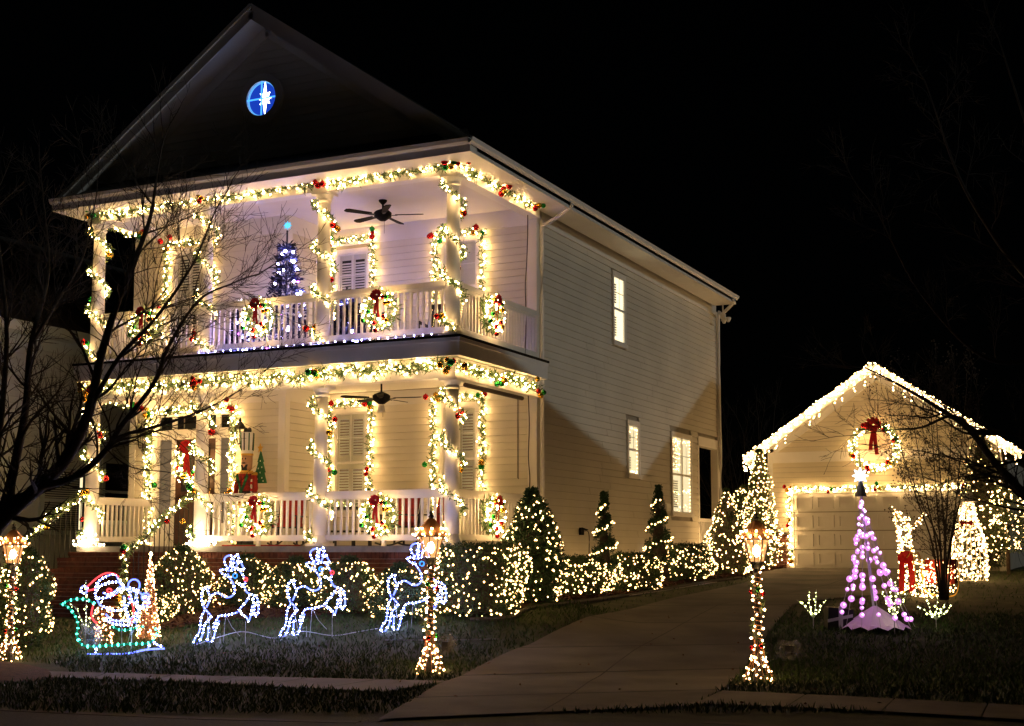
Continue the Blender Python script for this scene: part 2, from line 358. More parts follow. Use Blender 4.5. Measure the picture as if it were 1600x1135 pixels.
mb = MB().blades(gb, dr, RNG.uniform(.05, .11, len(gb)), .016); g = part('grass', mb, 'grass', None, 'stuff')
g['label'] = 'short green winter grass on the front and side lawns'; g['category'] = 'grass'
lv = np.array([onground(*(CAM+RV*u+FH*d)[:2]) for d, u in zip(RNG.uniform(13.5, 24, 170), RNG.uniform(-6.5, 7.5, 170))])+UZ*.035
lv = lv[[not inpoly(p[0], p[1], NOGRASS[5]) for p in lv]]; dl = RNG.normal(size=(len(lv), 3)); dl[:, 2] = abs(dl[:, 2])*.25
o = part('fallen_leaves', MB().blades(lv, dl, RNG.uniform(.03, .07, len(lv)), .03), 'deadleaf', None, 'stuff'); o['label'] = 'dry brown leaves scattered over lawn and pavement'; o['category'] = 'leaves'
# bark chips
cp = []
Bo = np.array([lerpline(BO, f) for f in np.linspace(0, 1, 60)]); Bi = np.array([lerpline(BI, f) for f in np.linspace(0, 1, 60)])
for _ in range(5000):
    i = RNG.integers(0, 59); t = RNG.uniform(); q = RNG.uniform()**1.4; p = (Bo[i]*(1-t)+Bo[i+1]*t)*(1-q) + (Bi[i]*(1-t)+Bi[i+1]*t)*q; cp.append((p[0], p[1], gz(*p)+.03))
cp = np.array(cp); dr = RNG.normal(size=(len(cp), 3)); dr[:, 2] = abs(dr[:, 2])*.3
o = part('bark_chips', MB().blades(cp, dr, RNG.uniform(.05, .12, len(cp)), .03), 'mulch', None, 'stuff'); o['label'] = 'loose red bark chips scattered over the planting bed'; o['category'] = 'mulch'

# ------------------------------------------------------------------ the house
F1, F2, BL, BU = 1.67, 5.10, 4.42, 7.84
COLX = [0, -2.56, -5.12, -7.68]; YW, YD, XR, XL, YB = 3.3, 1.75, -4.56, -8.3, 14.8
house = thing('house', 'cream two storey house with double front porches, gable and garlands', 'house', (-4, 6, .6))
w = MB()
w.box(XL, YW, .3, 0-.03, 13.05, 4.45); w.box(XL, YW, 4.45, -.03, YB, 8.1); w.box(XL, 13.05, .3, -2.2, YB, 4.45)
w.box(XL, YD, .3, XR-.03, YW-.002, 8.1)
part('wall', w, 'sheath', house)
BH = .14
def courses(z0, z1): 
    n = int(round((z1-z0)/BH)); return [(z0+(z1-z0)*i/n, z0+(z1-z0)*(i+1)/n) for i in range(n)]
def board(origin, u, nrm, u0, u1, z0, z1, mb=None, t=.028, gap=.0035):
    o = np.array(origin, float); u = np.array(u, float); nn = np.array(nrm, float)
    def p(a, z, d): return o + u*a + nn*d + UZ*z
    v = [p(u0, z0+gap, .0), p(u1, z0+gap, 0), p(u1, z1, 0), p(u0, z1, 0), p(u0, z0+gap, t), p(u1, z0+gap, t), p(u1, z1-.001, .004), p(u0, z1-.001, .004)]
    f = [(4,5,6,7), (0,1,5,4), (3,7,6,2), (0,4,7,3), (1,2,6,5)]
    return (mb or MB()).add(v, f)
def cladding(parent, origin, u, nrm, U0, U1, z0, z1, holes, m='siding', merge=False, joints=None, name='siding_board'):
    allm = MB() if merge else None
    for k, (a, b) in enumerate(courses(z0, z1)):
        segs = [(U0, U1)]
        for (h0, h1, hz0, hz1) in holes:
            if b > hz0+.01 and a < hz1-.01:
                segs = [q for s in segs for q in ((s[0], min(s[1], h0)), (max(s[0], h1), s[1])) if q[1]-q[0] > .02]
        if joints:
            r = random.Random(k*7+3); c = []
            for s in segs:
                x = s[0]; 
                while s[1]-x > 4.4:
                    q = x+r.uniform(2.2, 3.7); c.append((x, q-.006)); x = q+.006
                c.append((x, s[1]))
            segs = c
        for s in segs:
            if merge: board(origin, u, nrm, s[0], s[1], a, b, allm)
            else: part(name, board(origin, u, nrm, s[0], s[1], a, b, None, .028, .007 if m == 'gsiding' else .0035), m, parent)
    if merge: part(name, allm, m, parent, 'stuff')
# openings: (axis, u0, u1, z0, z1)
SW = [(7.16, 8.0, 5.98, 7.62), (7.98, 8.80, 3.16, 4.46), (10.9, 12.5, 2.40, 4.44)]
cladding(house, (0, 0, 0), (0, 1, 0), (1, 0, 0), 3.48, 14.68, .62, 7.78, SW+[(13.05, 14.8, 0, 4.45)], joints=True)
PW = [(-4.46, -3.62), (-2.02, -1.16)]
for fl, bt in ((F1, BL+.02), (F2, BU-.1)):
    cladding(house, (0, YW, 0), (1, 0, 0), (0, -1, 0), XR+.02, -.17, fl+.02, bt, [(a, b, fl+.6, (fl+2.76 if fl < 3 else fl+2.58)) for a, b in PW])
lh = [(-7.62, -5.80, 0, 4.34)], [(-7.33, -6.45, F2+.5, 7.66)]
for (fl, bt), hs in zip(((F1, BL+.02), (F2, BU-.1)), lh):
    cladding(house, (0, YD, 0), (1, 0, 0), (0, -1, 0), XL+.12, XR-.13, fl+.02, bt, hs, merge=True, name='siding_panel')
    cladding(house, (XR, 0, 0), (0, 1, 0), (1, 0, 0), YD+.12, YW-.02, fl+.02, bt, [], merge=True, name='siding_panel')
t = MB()
# corner boards, friezes
t.box(-.16, YW-.035, F1, .035, YW-.0, 7.9); t.box(-.03, YW, .62, .035, YW+.17, 7.9); t.box(-.03, YB-.12, .62, .035, YB+.03, 7.9)
for fl, bt in ((F1, 4.70), (F2, 8.06)):
    t.box(XR-.13, YD-.03, fl, XR+.032, YD+.0, bt); t.box(XR-.03, YD, fl, XR+.03, YD+.12, bt); t.box(XL-.03, YD-.03, fl, XL+.12, YD, bt)
for bt, tp in ((BL+.02, 4.72), (BU-.1, 8.08)):
    t.box(XR+.032, YW-.028, bt, -.162, YW-.002, tp); t.box(XL+.12, YD-.028, bt, XR-.132, YD-.002, tp); t.box(XR, YD+.122, bt, XR+.028, YW-.03, tp)
t.box(-.03, YW+.172, 7.78, .045, YB-.122, 8.08)
t.box(-.16, 13.02, 4.22, .04, 14.82, 4.46)
t.box(-.14, 14.6, 1.5, .04, 14.78, 4.22); t.box(-.1, 13.0, 1.2, .02, 13.12, 4.22)
part('trim_board', t, 'trim', house)
part('back_porch_floor', MB().box(-2.2, 13.12, 1.35, 0, 14.8, 1.5), 'deck', house)
bp = part('back_porch_railing', MB().box(-.08, 13.12, 2.32, .0, 14.6, 2.4).box(-.08, 13.12, 1.58, 0, 14.6, 1.65), 'white', house)
for i in range(11): part('baluster', MB().box(-.06, 13.2+i*.13, 1.65, -.02, 13.24+i*.13, 2.32), 'white', bp)
# porch decks, ceilings, beams, fascias
part('porch_floor', MB().box(-7.84, -.18, 1.57, .14, YD, F1).box(XR, YD, 1.57, .02, YW, F1), 'deck', house)
up = MB().box(-7.9, -.2, 4.80, .2, YD, 5.06).box(XR, YD, 4.80, .2, YW-.04, 5.06); part('balcony_floor', up, 'deck', house)
part('balcony_edge', MB().box(-8.0, -.30, 5.06, .30, .1, 5.10).box(-.1, .1, 5.06, .30, YW-.045, 5.10), 'bronze', house, label='dark drip edge along the balcony floor')
fa = MB().box(-7.97, -.262, 4.76, .262, -.2, 5.06).box(.2, -.2, 4.76, .262, YW-.045, 5.06).box(-7.97, -.2, 4.76, -7.9, YD, 5.06)
fa.box(-7.97, -.28, 4.995, .28, -.262, 5.058).box(.262, -.262, 4.995, .28, YW-.045, 5.058)
fa.box(-7.9, -.2, 4.762, .2, -.14, 4.80).box(.14, -.14, 4.762, .2, YW-.045, 4.80)
part('porch_fascia', fa, 'white', house)
part('porch_ceiling', MB().box(-7.8, -.1, 4.73, .1, YD, 4.755).box(XR, YD, 4.73, .1, YW-.045, 4.755), 'ceil', house)
part('balcony_ceiling', MB().box(-7.8, -.1, 8.07, .1, YD, 8.10).box(XR, YD, 8.07, .1, YW-.045, 8.10), 'ceil', house)
for z0, z1 in ((BL, 4.76), (BU, 8.07)):
    part('porch_beam', MB().box(-7.8, -.11, z0, .11, .11, z1).box(-.11, .112, z0, .11, YW-.04, z1).box(-7.8, .112, z0, -7.58, YD-.03, z1), 'white', house)
for x in COLX:
    for z0, z1 in ((F1, BL), (F2, BU)):
        c = part('column', MB().lathe([(.125, z0+.18), (.127, z0+.9), (.118, z0+1.7), (.105, z1-.17)], (x, 0, 0), 20), 'white', house, smooth=True)
        part('base', MB().lathe([(.17, z0+.04), (.17, z0+.08), (.135, z0+.16), (.126, z0+.185)], (x, 0, 0), 20).box(x-.18, -.18, z0, x+.18, .18, z0+.045), 'white', c)
        part('capital', MB().lathe([(.106, z1-.19), (.13, z1-.16), (.12, z1-.12), (.16, z1-.05)], (x, 0, 0), 20).box(x-.17, -.17, z1-.05, x+.17, .17, z1-.002), 'white', c)
# railings
def railing(a, b, fl, top, bot, post=None):
    a = np.array(a, float); b = np.array(b, float); L = np.linalg.norm(b-a); u = (b-a)/L
    r = part('railing', MB().beam([*a, top-.045], [*b, top-.045], .10, .09).beam([*a, top-.115], [*b, top-.115], .05, .05).beam([*a, bot+.05], [*b, bot+.05], .07, .10)
             .box((a+b)[0]/2-.03, (a+b)[1]/2-.03, fl, (a+b)[0]/2+.03, (a+b)[1]/2+.03, bot), 'white', house)
    n = max(3, int(round(L/.118))); first = None
    for i in range(n):
        p = a + u*(i+.5)*L/n
        if first is None: first = part('baluster', MB().box(p[0]-.019, p[1]-.019, bot+.1, p[0]+.019, p[1]+.019, top-.14), 'white', r); p0 = p
        else: share(first, 'baluster', (*(p-p0), 0), r)
for fl, top, bot in ((F1, 2.60, 1.76), (F2, 6.06, 5.19)):
    for i in range(3):
        if fl < 3 and i == 2: continue
        railing((COLX[i+1]+.13, 0), (COLX[i]-.13, 0), fl, top, bot)
    railing((0, .14), (0, YW-.05), fl, top, bot); railing((-7.68, .14), (-7.68, YD-.04), fl, top, bot)
# roof, eaves, gable
AX, AZ, EZ, EO = -3.84, 11.34, 8.19, .7
SL = (AZ-EZ)/(4.54)
ro = MB()
def slope(x0, z0, x1, z1, y0, y1, th=.16):
    ro.add([(x0,y0,z0),(x1,y0,z1),(x1,y1,z1),(x0,y1,z0),(x0,y0,z0-th),(x1,y0,z1-th),(x1,y1,z1-th),(x0,y1,z0-th)], [(0,1,2,3),(4,7,6,5),(0,4,5,1),(1,5,6,2),(2,6,7,3),(3,7,4,0)])
slope(AX, AZ, AX+4.54, EZ, -.5, 14.3); slope(AX-4.40, EZ+.1, AX, AZ, -.5, 14.3)
ro.add([(AX-4.36, -.72, EZ), (AX+4.54, -.72, EZ), (AX+4.1, .0, 8.62), (AX-4.1, .0, 8.62)], [(0,1,2,3)])
part('roof', ro, 'roof', house)
gw = MB(); gw.add([(AX-4.2, .0, 8.2), (AX+4.2, .0, 8.2), (AX, .0, AZ-.2), (AX-4.2, .12, 8.2), (AX+4.2, .12, 8.2), (AX, .12, AZ-.2)], [(0,2,1), (3,4,5), (0,1,4,3), (1,2,5,4), (2,0,3,5)])
part('gable_wall', gw, 'sheath', house)
gs = MB(); RW = (AX-.08, 9.74, .40)
for a, b in courses(8.62, 11.05):
    hw = lambda z: (AZ-.22-z)/SL
    s0, s1 = -hw(a), hw(a); t1 = hw(b); z = (a+b)/2; dz = abs(z-RW[1])
    cuts_ = [(-hw(a), hw(a), -t1, t1)]
    if dz < .40:
        q = math.sqrt(.16-dz*dz); cuts_ = [(-hw(a), RW[0]-AX-q, -t1, RW[0]-AX-q), (RW[0]-AX+q, hw(a), RW[0]-AX+q, t1)]
    for (a0, a1, b0, b1) in cuts_:
        gs.add([(AX+a0, -.022, a), (AX+a1, -.022, a), (AX+b1, -.006, b-.002), (AX+b0, -.006, b-.002), (AX+a0, -.001, a), (AX+a1, -.001, a)], [(0,1,2,3), (4,5,1,0)])
part('gable_siding', gs, 'siding', house, 'stuff')
rk = MB()
for sgn in (-1, 1):
    a = np.array([AX, -.5, AZ-.02]); b = np.array([AX+sgn*(4.5 if sgn > 0 else 4.38), -.5, EZ+(.02 if sgn > 0 else .105)])
    rk.beam(a+UZ*-.13, b+UZ*-.13, .05, .24); rk.beam(a+UZ*-.02+np.array([0,-.03,0]), b+UZ*-.02+np.array([0,-.03,0]), .05, .07)
    rk.add([(AX, -.48, AZ-.235), (AX+sgn*4.2, -.48, AZ-.235-4.2*SL), (AX+sgn*4.2, -.0, AZ-.235-4.2*SL), (AX, -.0, AZ-.235)], [(0,1,2,3)])
    a2 = np.array([AX, -.03, AZ-.34]); b2 = np.array([AX+sgn*3.9, -.03, AZ-.34-3.9*SL]); rk.beam(a2, b2, .03, .2)
part('rake_board', rk, 'trim', house)
ev = MB()
x0, x1, y0, y1 = AX-4.36, AX+4.54, -.74, 14.3
ev.box(x0, y0, 7.97, x1, y0+.04, 8.16); ev.box(x1-.04, y0+.04, 7.97, x1, y1, 8.16); ev.box(x0, y0+.04, 7.97, x0+.04, y1, 8.16)
ev.box(x0+.04, y0+.04, 7.985, x1-.04, -.112, 8.0); ev.box(.112, -.11, 7.985, x1-.04, y1, 8.0); ev.box(x0+.04, -.11, 7.985, -7.802, y1, 8.0)
part('eave', ev, 'trim', house)
gt = MB(); gp = [(-.0, 0), (.0, -.09), (.03, -.10), (.075, -.06), (.095, .0), (.085, .0), (.068, -.05), (.03, -.085), (.01, -.08), (.01, 0)]
gt.prism([(q[0], q[1]) for q in gp], (x0, y0, 8.18), (x1, y0, 8.18)); gt.prism([(q[0], q[1]) for q in gp], (x1, y0-.09, 8.18), (x1, y1, 8.18))
part('gutter', gt, 'white', house)
dsp = MB(); dsp.tube(smoothline([(x1+.05, 3.32, 8.06), (x1-.02, 3.32, 7.98), (.3, 3.40, 7.80), (.10, 3.42, 7.72), (.075, 3.42, 7.5), (.075, 3.42, 4), (.075, 3.42, .75)], 5), .042, 8)
part('downspout', dsp, 'white', house)
dsp = MB(); dsp.tube(smoothline([(x1+.05, 13.9, 8.06), (x1, 14.0, 7.95), (.25, 14.55, 7.78), (.09, 14.72, 7.6), (.08, 14.74, 4.5), (.08, 14.74, .9)], 5), .042, 8)
part('downspout', dsp, 'trim', house)
fl_ = part('flood_lamp', MB().box(.3, 14.2, 7.62, .42, 14.3, 7.74).lathe([(.03, 0), (.075, .09), (.07, .12)], (.36, 14.34, 7.5), 10).lathe([(.03, 0), (.075, .09), (.07, .12)], (.5, 14.26, 7.52), 10).tube([(.36, 14.25, 7.98), (.36, 14.25, 7.7)], .02), 'trim', house)
# round gable window with the star
def ringxz(c, r0, r1, d0, d1, k=36):
    v = []; 
    for rr, dd in ((r0, d0), (r1, d0), (r1, d1), (r0, d1)):
        for j in range(k): a = 2*math.pi*j/k; v.append((c[0]+rr*math.cos(a), dd, c[1]+rr*math.sin(a)))
    return MB().add(v, [(q*k+j, q*k+(j+1) % k, ((q+1) % 4)*k+(j+1) % k, ((q+1) % 4)*k+j) for q in range(4) for j in range(k)])
def discxz(c, r, y, k=36): return MB().add([(c[0]+r*math.cos(2*math.pi*j/k), y, c[1]+r*math.sin(2*math.pi*j/k)) for j in range(k)], [tuple(range(k))])
RC = (RW[0], RW[1])
rw = part('round_window', ringxz(RC, .32, .46, -.075, .0), 'trim', house)
part('reveal', ringxz(RC, .30, .322, -.03, -.004), 'bluerim', rw); part('room_glow', discxz(RC, .31, -.003), 'bluewin', rw)  # reveal ring glows itself in place of blue light falling on it
part('muntin', MB().box(RC[0]-.012, -.06, RC[1]-.32, RC[0]+.012, -.045, RC[1]+.32).box(RC[0]-.32, -.058, RC[1]-.012, RC[0]-.0125, -.043, RC[1]+.012).box(RC[0]+.0125, -.058, RC[1]-.012, RC[0]+.32, -.043, RC[1]+.012), 'blueled', rw)  # bars given a blue glow for the window light on them
st = MB(); sp = []
for i in range(16):
    a = math.pi/2 + i*math.pi/8; L = [.30, .09, .15, .075, .14, .075, .15, .09][i % 8]
    if i in (4, 12): L = .15
    sp.append((RC[0]+.06+L*math.cos(a), -.04, RC[1]+L*math.sin(a)))
st.poly(sp, (0, .02, 0)); stt = solo('star_light', st, 'star', 'white eight pointed star light glowing inside the round attic window', 'star light')
# windows
def window(face, u0, u1, z0, z1, glow_=None, shutter=True, mull=False, halfrail=True):
    """face: (origin, u, n). frame proud of the boards, shutters or blind behind glass"""
    o, u, n = [np.array(q, float) for q in face]
    def bx(mb, a0, a1, b0, b1, d0, d1):
        P = [o+u*a+n*d+UZ*b for b in (b0, b1) for (a, d) in ((a0, d0), (a1, d0), (a1, d1), (a0, d1))]
        mb.add(P, [(0,3,2,1),(4,5,6,7),(0,1,5,4),(1,2,6,5),(2,3,7,6),(3,0,4,7)]); return mb
    fr = MB(); w_ = .075
    bx(fr, u0, u0+w_, z0, z1, 0, .05); bx(fr, u1-w_, u1, z0, z1, 0, .05); bx(fr, u0+w_, u1-w_, z1-w_*1.3, z1, 0, .055); bx(fr, u0-.02, u1+.02, z0-.04, z0+.05, 0, .075)
    win = part('window', fr, 'trim', house)
    a0, a1, b0, b1 = u0+w_, u1-w_, z0+.05, z1-w_*1.3; zm = (b0+b1)/2
    ss = MB()
    bx(ss, a0, a0+.03, b0, b1, .004, .036); bx(ss, a1-.03, a1, b0, b1, .004, .036); bx(ss, a0+.03, a1-.03, zm-.025, zm+.025, .004, .04); bx(ss, a0+.03, a1-.03, b1-.03, b1, .004, .036); bx(ss, a0+.03, a1-.03, b0, b0+.03, .004, .036)
    if mull: bx(ss, (a0+a1)/2-.035, (a0+a1)/2+.035, b0+.03, zm-.025, .004, .045); bx(ss, (a0+a1)/2-.035, (a0+a1)/2+.035, zm+.025, b1-.03, .004, .045)
    part('sash', ss, 'white', win)
    a0 += .03; a1 -= .03
    mt = MB(); zq = (zm+b1)/2
    for q in ([(a0+a1)/2] if not mull else [(a0*3+a1)/4, (a0+a1*3)/4]): bx(mt, q-.008, q+.008, zm+.025, b1-.03, .028, .036)
    bx(mt, a0, a1, zq-.008, zq+.008, .0275, .0355) ; part('muntin', mt, 'white', win)
    gp = MB(); bx(gp, a0, a1, b0+.03, zm-.025, .022, .025); bx(gp, a0, a1, zm+.025, b1-.03, .022, .025); part('pane', gp, 'glass', win)
    if glow_:
        g = MB(); bx(g, a0, a1, b0+.03, b1-.03, .0, .004); part('lit_blind', g, glow_, win)
    else:
        g = MB(); bx(g, a0, a1, b0+.03, b1-.03, .0, .003); part('room', g, 'windim' if shutter == 2 else ('shutter' if shutter == 0 else 'dark'), win)
    if shutter:
        sl = MB(); mid = (a0+a1)/2
        for s0, s1 in ((a0, mid-.003), (mid+.003, a1)):
            for lo, hi in ((b0+.03, zm-.03), (zm+.03, b1-.03)):
                if glow_ and not (s0 == a0): continue
                if not glow_:
                    bx(sl, s0, s0+.045, lo, hi, .004, .016); bx(sl, s1-.045, s1, lo, hi, .004, .016); bx(sl, s0+.045, s1-.045, hi-.1, hi, .004, .016); bx(sl, s0+.045, s1-.045, lo, lo+.1, .004, .016)
                z = lo+.1
                e0, e1 = (s0+.045, s1-.045) if not glow_ else (s0, s0+(s1-s0)*.62)
                while z < hi-.14:
                    q = [o+u*a+n*d+UZ*zz for a in (e0, e1) for (d, zz) in ((.004, z), (.014, z+.022), (.016, z+.030), (.006, z+.008))]
                    sl.add(q, [(0,1,2,3), (4,7,6,5), (0,4,5,1), (1,5,6,2), (2,6,7,3), (3,7,4,0)]); z += .055
        part('shutter', sl, 'shutter', win, 'stuff')
    return win
FRT = ((0, YW-.004, 0), (1, 0, 0), (0, -1, 0)); LFT = ((0, YD-.004, 0), (1, 0, 0), (0, -1, 0)); SID = ((0-.026, 0, 0), (0, 1, 0), (1, 0, 0))
for fl in (F1, F2):
    for k, (a, b) in enumerate(PW):
        window(FRT, a, b, fl+.62, fl+2.75 if fl < 3 else fl+2.56, None, 2 if fl < 3 else (1 if k == 0 else 0))
window(LFT, -7.32, -6.46, F2+.55, 7.64, None, 1)
SID2 = ((.0, 0, 0), (0, 1, 0), (1, 0, 0))
window(SID2, 7.18, 7.98, 6.02, 7.6, 'winlit', 1)
for a_, b_, c_, d_, mu in ((8.0, 8.78, 3.2, 4.44, False), (10.92, 12.48, 2.44, 4.42, True)):
    w_ = window(SID2, a_, b_, c_, d_, 'winlit2', 1, mu); C_ = [(.017, b_-.15+RNG.normal()*.012, z) for z in np.arange(c_+.12, d_-.15, .085)] + [(.017, y, d_-.17-abs(RNG.normal())*.05) for y in np.arange(a_+.15, b_-.12, .07)]
    if mu: C_ += [(.017, RNG.uniform(a_+.15, (a_+b_)/2-.1), RNG.uniform(3.5, d_-.16)) for _ in range(50)]
    mbw = MB(); mbw.many(np.array(C_), .012, OCT_V, OCT_F); part('window_lights', mbw, 'shrubwarm', w_, 'stuff')
# front door with sidelights and transom
dr = part('door', MB().box(-7.12, YD-.04, F1+.03, -6.14, YD-.001, 3.78), 'door', house)
pn = MB()
for (a, b, c, d) in ((-7.02, -6.66, F1+.2, F1+.95), (-6.60, -6.24, F1+.2, F1+.95)): pn.box(a, YD-.058, c, b, YD-.04, d)
part('door_panel', pn, 'door', dr); part('handle', MB().tube([(-6.24, YD-.06, 2.6), (-6.24, YD-.1, 2.68), (-6.24, YD-.06, 2.8)], .014), 'gold', dr)
part('door_glass', MB().box(-6.98, YD-.046, F1+1.08, -6.28, YD-.04, 3.65), 'dark', dr)
ds = MB()
for a, b in ((-7.66, -7.54), (-7.22, -7.12), (-6.14, -6.04), (-5.82, -5.70)): ds.box(a, YD-.06, F1, b, YD-.001, 4.36)
ds.box(-7.54, YD-.059, 3.78, -5.82, YD-.002, 3.98); ds.box(-7.7, YD-.066, 4.24, -5.66, YD-.003, 4.38)
for a, b in ((-7.54, -7.22), (-6.04, -5.82)): ds.box(a, YD-.05, F1, b, YD-.001, F1+.45)
part('door_surround', ds, 'white', house)
for a, b in ((-7.54, -7.22), (-6.04, -5.82)): sl = part('sidelight', MB().box(a, YD-.03, F1+.45, b, YD-.02, 3.78), 'glass', house); part('room', MB().box(a, YD-.016, F1+.45, b, YD-.004, 3.78), 'windim', sl)
for a, b in ((-7.54, -6.98), (-6.96, -6.4), (-6.38, -5.82)): sl = part('transom_pane', MB().box(a+.02, YD-.03, 3.98, b, YD-.02, 4.24), 'glass', house); part('room', MB().box(a+.02, YD-.016, 3.98, b, YD-.004, 4.24), 'dark', sl)
part('door_glazing', MB().box(-6.98, YD-.0, 3.98, -6.96, YD, 4.24), 'white', house) if False else None
# brick foundation and steps
fd = MB().box(-7.82, -.10, .2, .10, .0, 1.57).box(.0, 0, .2, .10, YW, 1.57); fnd = part('foundation', fd, 'mortar', house)
fb = part('side_foundation', MB().box(-.02, YW, .2, .03, 13.05, .62), 'mortar', house)
BW, BHt = .205, .062
rows = int((1.57-.115-.35)/(BHt+.012)); low = MB(); nb = 0
for r in range(rows):
    z1 = 1.57-.118-r*(BHt+.012); z0 = z1-BHt; off = (r % 2)*.108
    for k in range(26):
        x1 = .108-off-k*(BW+.011); x0 = x1-BW
        if x0 < -5.0: continue
        dy = random.uniform(0, .004)
        if r < 6: part('brick', MB().box(x0, -.114-dy, z0, x1, -.098, z1), 'brick', fnd)
        else: low.box(x0, -.114-dy, z0, x1, -.098, z1)
    for k in range(15):
        y0 = -.1+off*.8+k*(BW+.011); low.box(.098, y0, z0, .114, y0+BW, z1)
so = MB()
for k in range(70): x1 = .12-k*.0735; so.box(x1-.0625, -.16, 1.462, x1, -.1, 1.566) if x1 > -5.05 else None
for k in range(46): y0 = -.1+k*.0735; so.box(.1, y0, 1.462, .16, y0+.0625, 1.566)
part('brick_soldier_course', so, 'brick', fnd, 'stuff'); part('lower_bricks', low, 'brick', fnd, 'stuff')
RISE = (F1-.5)/6; steps = []
for k in range(6):
    zt = F1-.01-RISE*(k+0)- (0 if k else .0); y0 = -.2-.27*k; y1 = y0-.30
    if k == 0: zt = 1.565
    s = part('step', MB().box(-7.72, y1+.02, .15, -5.0, y0 if k else -.12, zt-.075), 'mortar', house)
    bk = MB(); n = 36
    for j in range(n): x0 = -7.74+j*.0765; bk.box(x0, y1, zt-.07, x0+.067, y1+.2, zt-random.uniform(0, .004))
    for j in range(n): x0 = -7.74+j*.0765; bk.box(x0, y1+.208, zt-.07, x0+.067, (y0 if k else -.165)+.0, zt-random.uniform(0, .004))
    z = zt-.085
    for r in range(2):
        for j in range(13): x0 = -7.73+j*.215-(r % 2)*.1; bk.box(max(x0, -7.73), y1+.008, z-.06, min(x0+.204, -5.0), y1+.03, z)
        z -= .072
    part('step_bricks', bk, 'brick', s, 'stuff')
# stair handrails
for x, nm in ((-7.70, 'left'), (-5.08, 'right')):
    a = np.array([x, -.18, 2.62]); b = np.array([x, -1.95, 1.52]); hr = part('stair_handrail', MB().tube([a, b], .022).beam([x, -1.95, .5], [x, -1.95, 1.58], .04, .04, (0, 1, 0)), 'iron', house)
    for k in range(14):
        q = a+(b-a)*(k+.5)/14; i = max(0, min(5, int((-q[1]-.2)/.27))); zb = F1-RISE*i-.02; part('baluster', MB().tube([(x, q[1], zb), (x, q[1], q[2])], .009, 5), 'iron', hr)
rs = MB()
for k in range(12): rs.tube([(-7.6+k*.13 if False else -5.98+k*.078, -.05, F1), (-5.98+k*.078, -.05, 2.0)], .007, 5) if False else None

# ------------------------------------------------------------------ neighbours, garage
nb_ = thing('neighbour_house', 'grey blue neighbouring house with pale trim behind the bare tree', 'house', (-14, 6, .6))
wl_ = part('wall', MB().box(-20, -1.5, .2, -12.03, 16, 6.3), 'neigh', nb_)
sb = MB()
for a, b in courses(.5, 6.05): board((-12.03, 0, 0), (0, 1, 0), (1, 0, 0), -1.4, 16, a, b, sb)
part('siding_panel', sb, 'neigh', nb_, 'stuff')
part('trim_board', MB().box(-12.05, -1.5, 6.05, -11.96, 16, 6.32).box(-12.6, -1.6, 6.32, -11.55, 16, 6.36).box(-11.59, -1.6, 6.36, -11.54, 16, 6.54).box(-12.05, -1.55, .3, -11.97, -1.4, 6.05), 'neightrim', nb_)
part('roof', MB().add([(-11.5,-1.7,6.54),(-11.5,16,6.54),(-16,16,9.6),(-16,-1.7,9.6),(-20.5,-1.7,6.54),(-20.5,16,6.54)], [(0,1,2,3),(3,2,5,4),(0,3,4),(1,5,2)]), 'roof', nb_)
for (y0, y1, z0, z1, lit) in ((3.0, 4.5, 1.95, 3.5, True), (4.9, 6.0, 2.2, 3.75, False)):
    f = MB(); 
    for q in ((y0, y0+.1, z0, z1), (y1-.1, y1, z0, z1), (y0+.1, y1-.1, z1-.1, z1), (y0+.1, y1-.1, z0, z0+.1), (y0+.1, y1-.1, (z0+z1)/2-.03, (z0+z1)/2+.03)): f.box(-12.01, q[0], q[2], -11.93, q[1], q[3])
    wn_ = part('window', f, 'neightrim', nb_)
    part('pane', MB().box(-11.965, y0+.1, z0+.1, -11.96, y1-.1, z1-.1), 'glass', wn_); part('room', MB().box(-12.005, y0+.1, z0+.1, -12.0, y1-.1, z1-.1), 'dark', wn_)
    if lit:
        bl = MB(); z = z0+.12
        while z < z1-.13: bl.box(-11.99, y0+.1, z, -11.975, y1-.32, z+.028); z += .05
        part('blind', bl, 'trim', wn_, 'stuff'); part('lit_gap', MB().box(-11.998, y1-.26, z0+.12, -11.99, y1-.18, z1-.12), 'winlit2', wn_)
# two unseen houses added right of the drive, roofs shaped to shade the long wall
for i, (yr, zr, ya, za, yb, zb, lab) in enumerate(((-3.2, 8.85, 8.4, 6.02, -14.8, 6.02, 'unseen low house added right of the driveway, wide shading roof'), (13.9, 8.95, 8.4, 6.02, 19.4, 6.02, 'unseen narrow house added right of the driveway, steep shading roof'))):
    n2 = thing('shade_house', lab, 'house', (21, yr, .5))
    y0, y1 = min(ya, yb), max(ya, yb)
    part('wall', MB().box(18.4, y0+.4, 0, 27, y1-.4, 5.9), 'neigh', n2)
    part('roof', MB().add([(18, y0, 6.02), (18, y1, 6.02), (18, yr, zr), (27.4, y0, 6.02), (27.4, y1, 6.02), (27.4, yr, zr)], [(0,1,2), (3,5,4), (1,4,5,2), (0,2,5,3), (0,3,4,1)]), 'roof', n2)
    part('window', MB().box(18.33, yr-.6, 2.2, 18.39, yr+.6, 3.8), 'dark', n2)

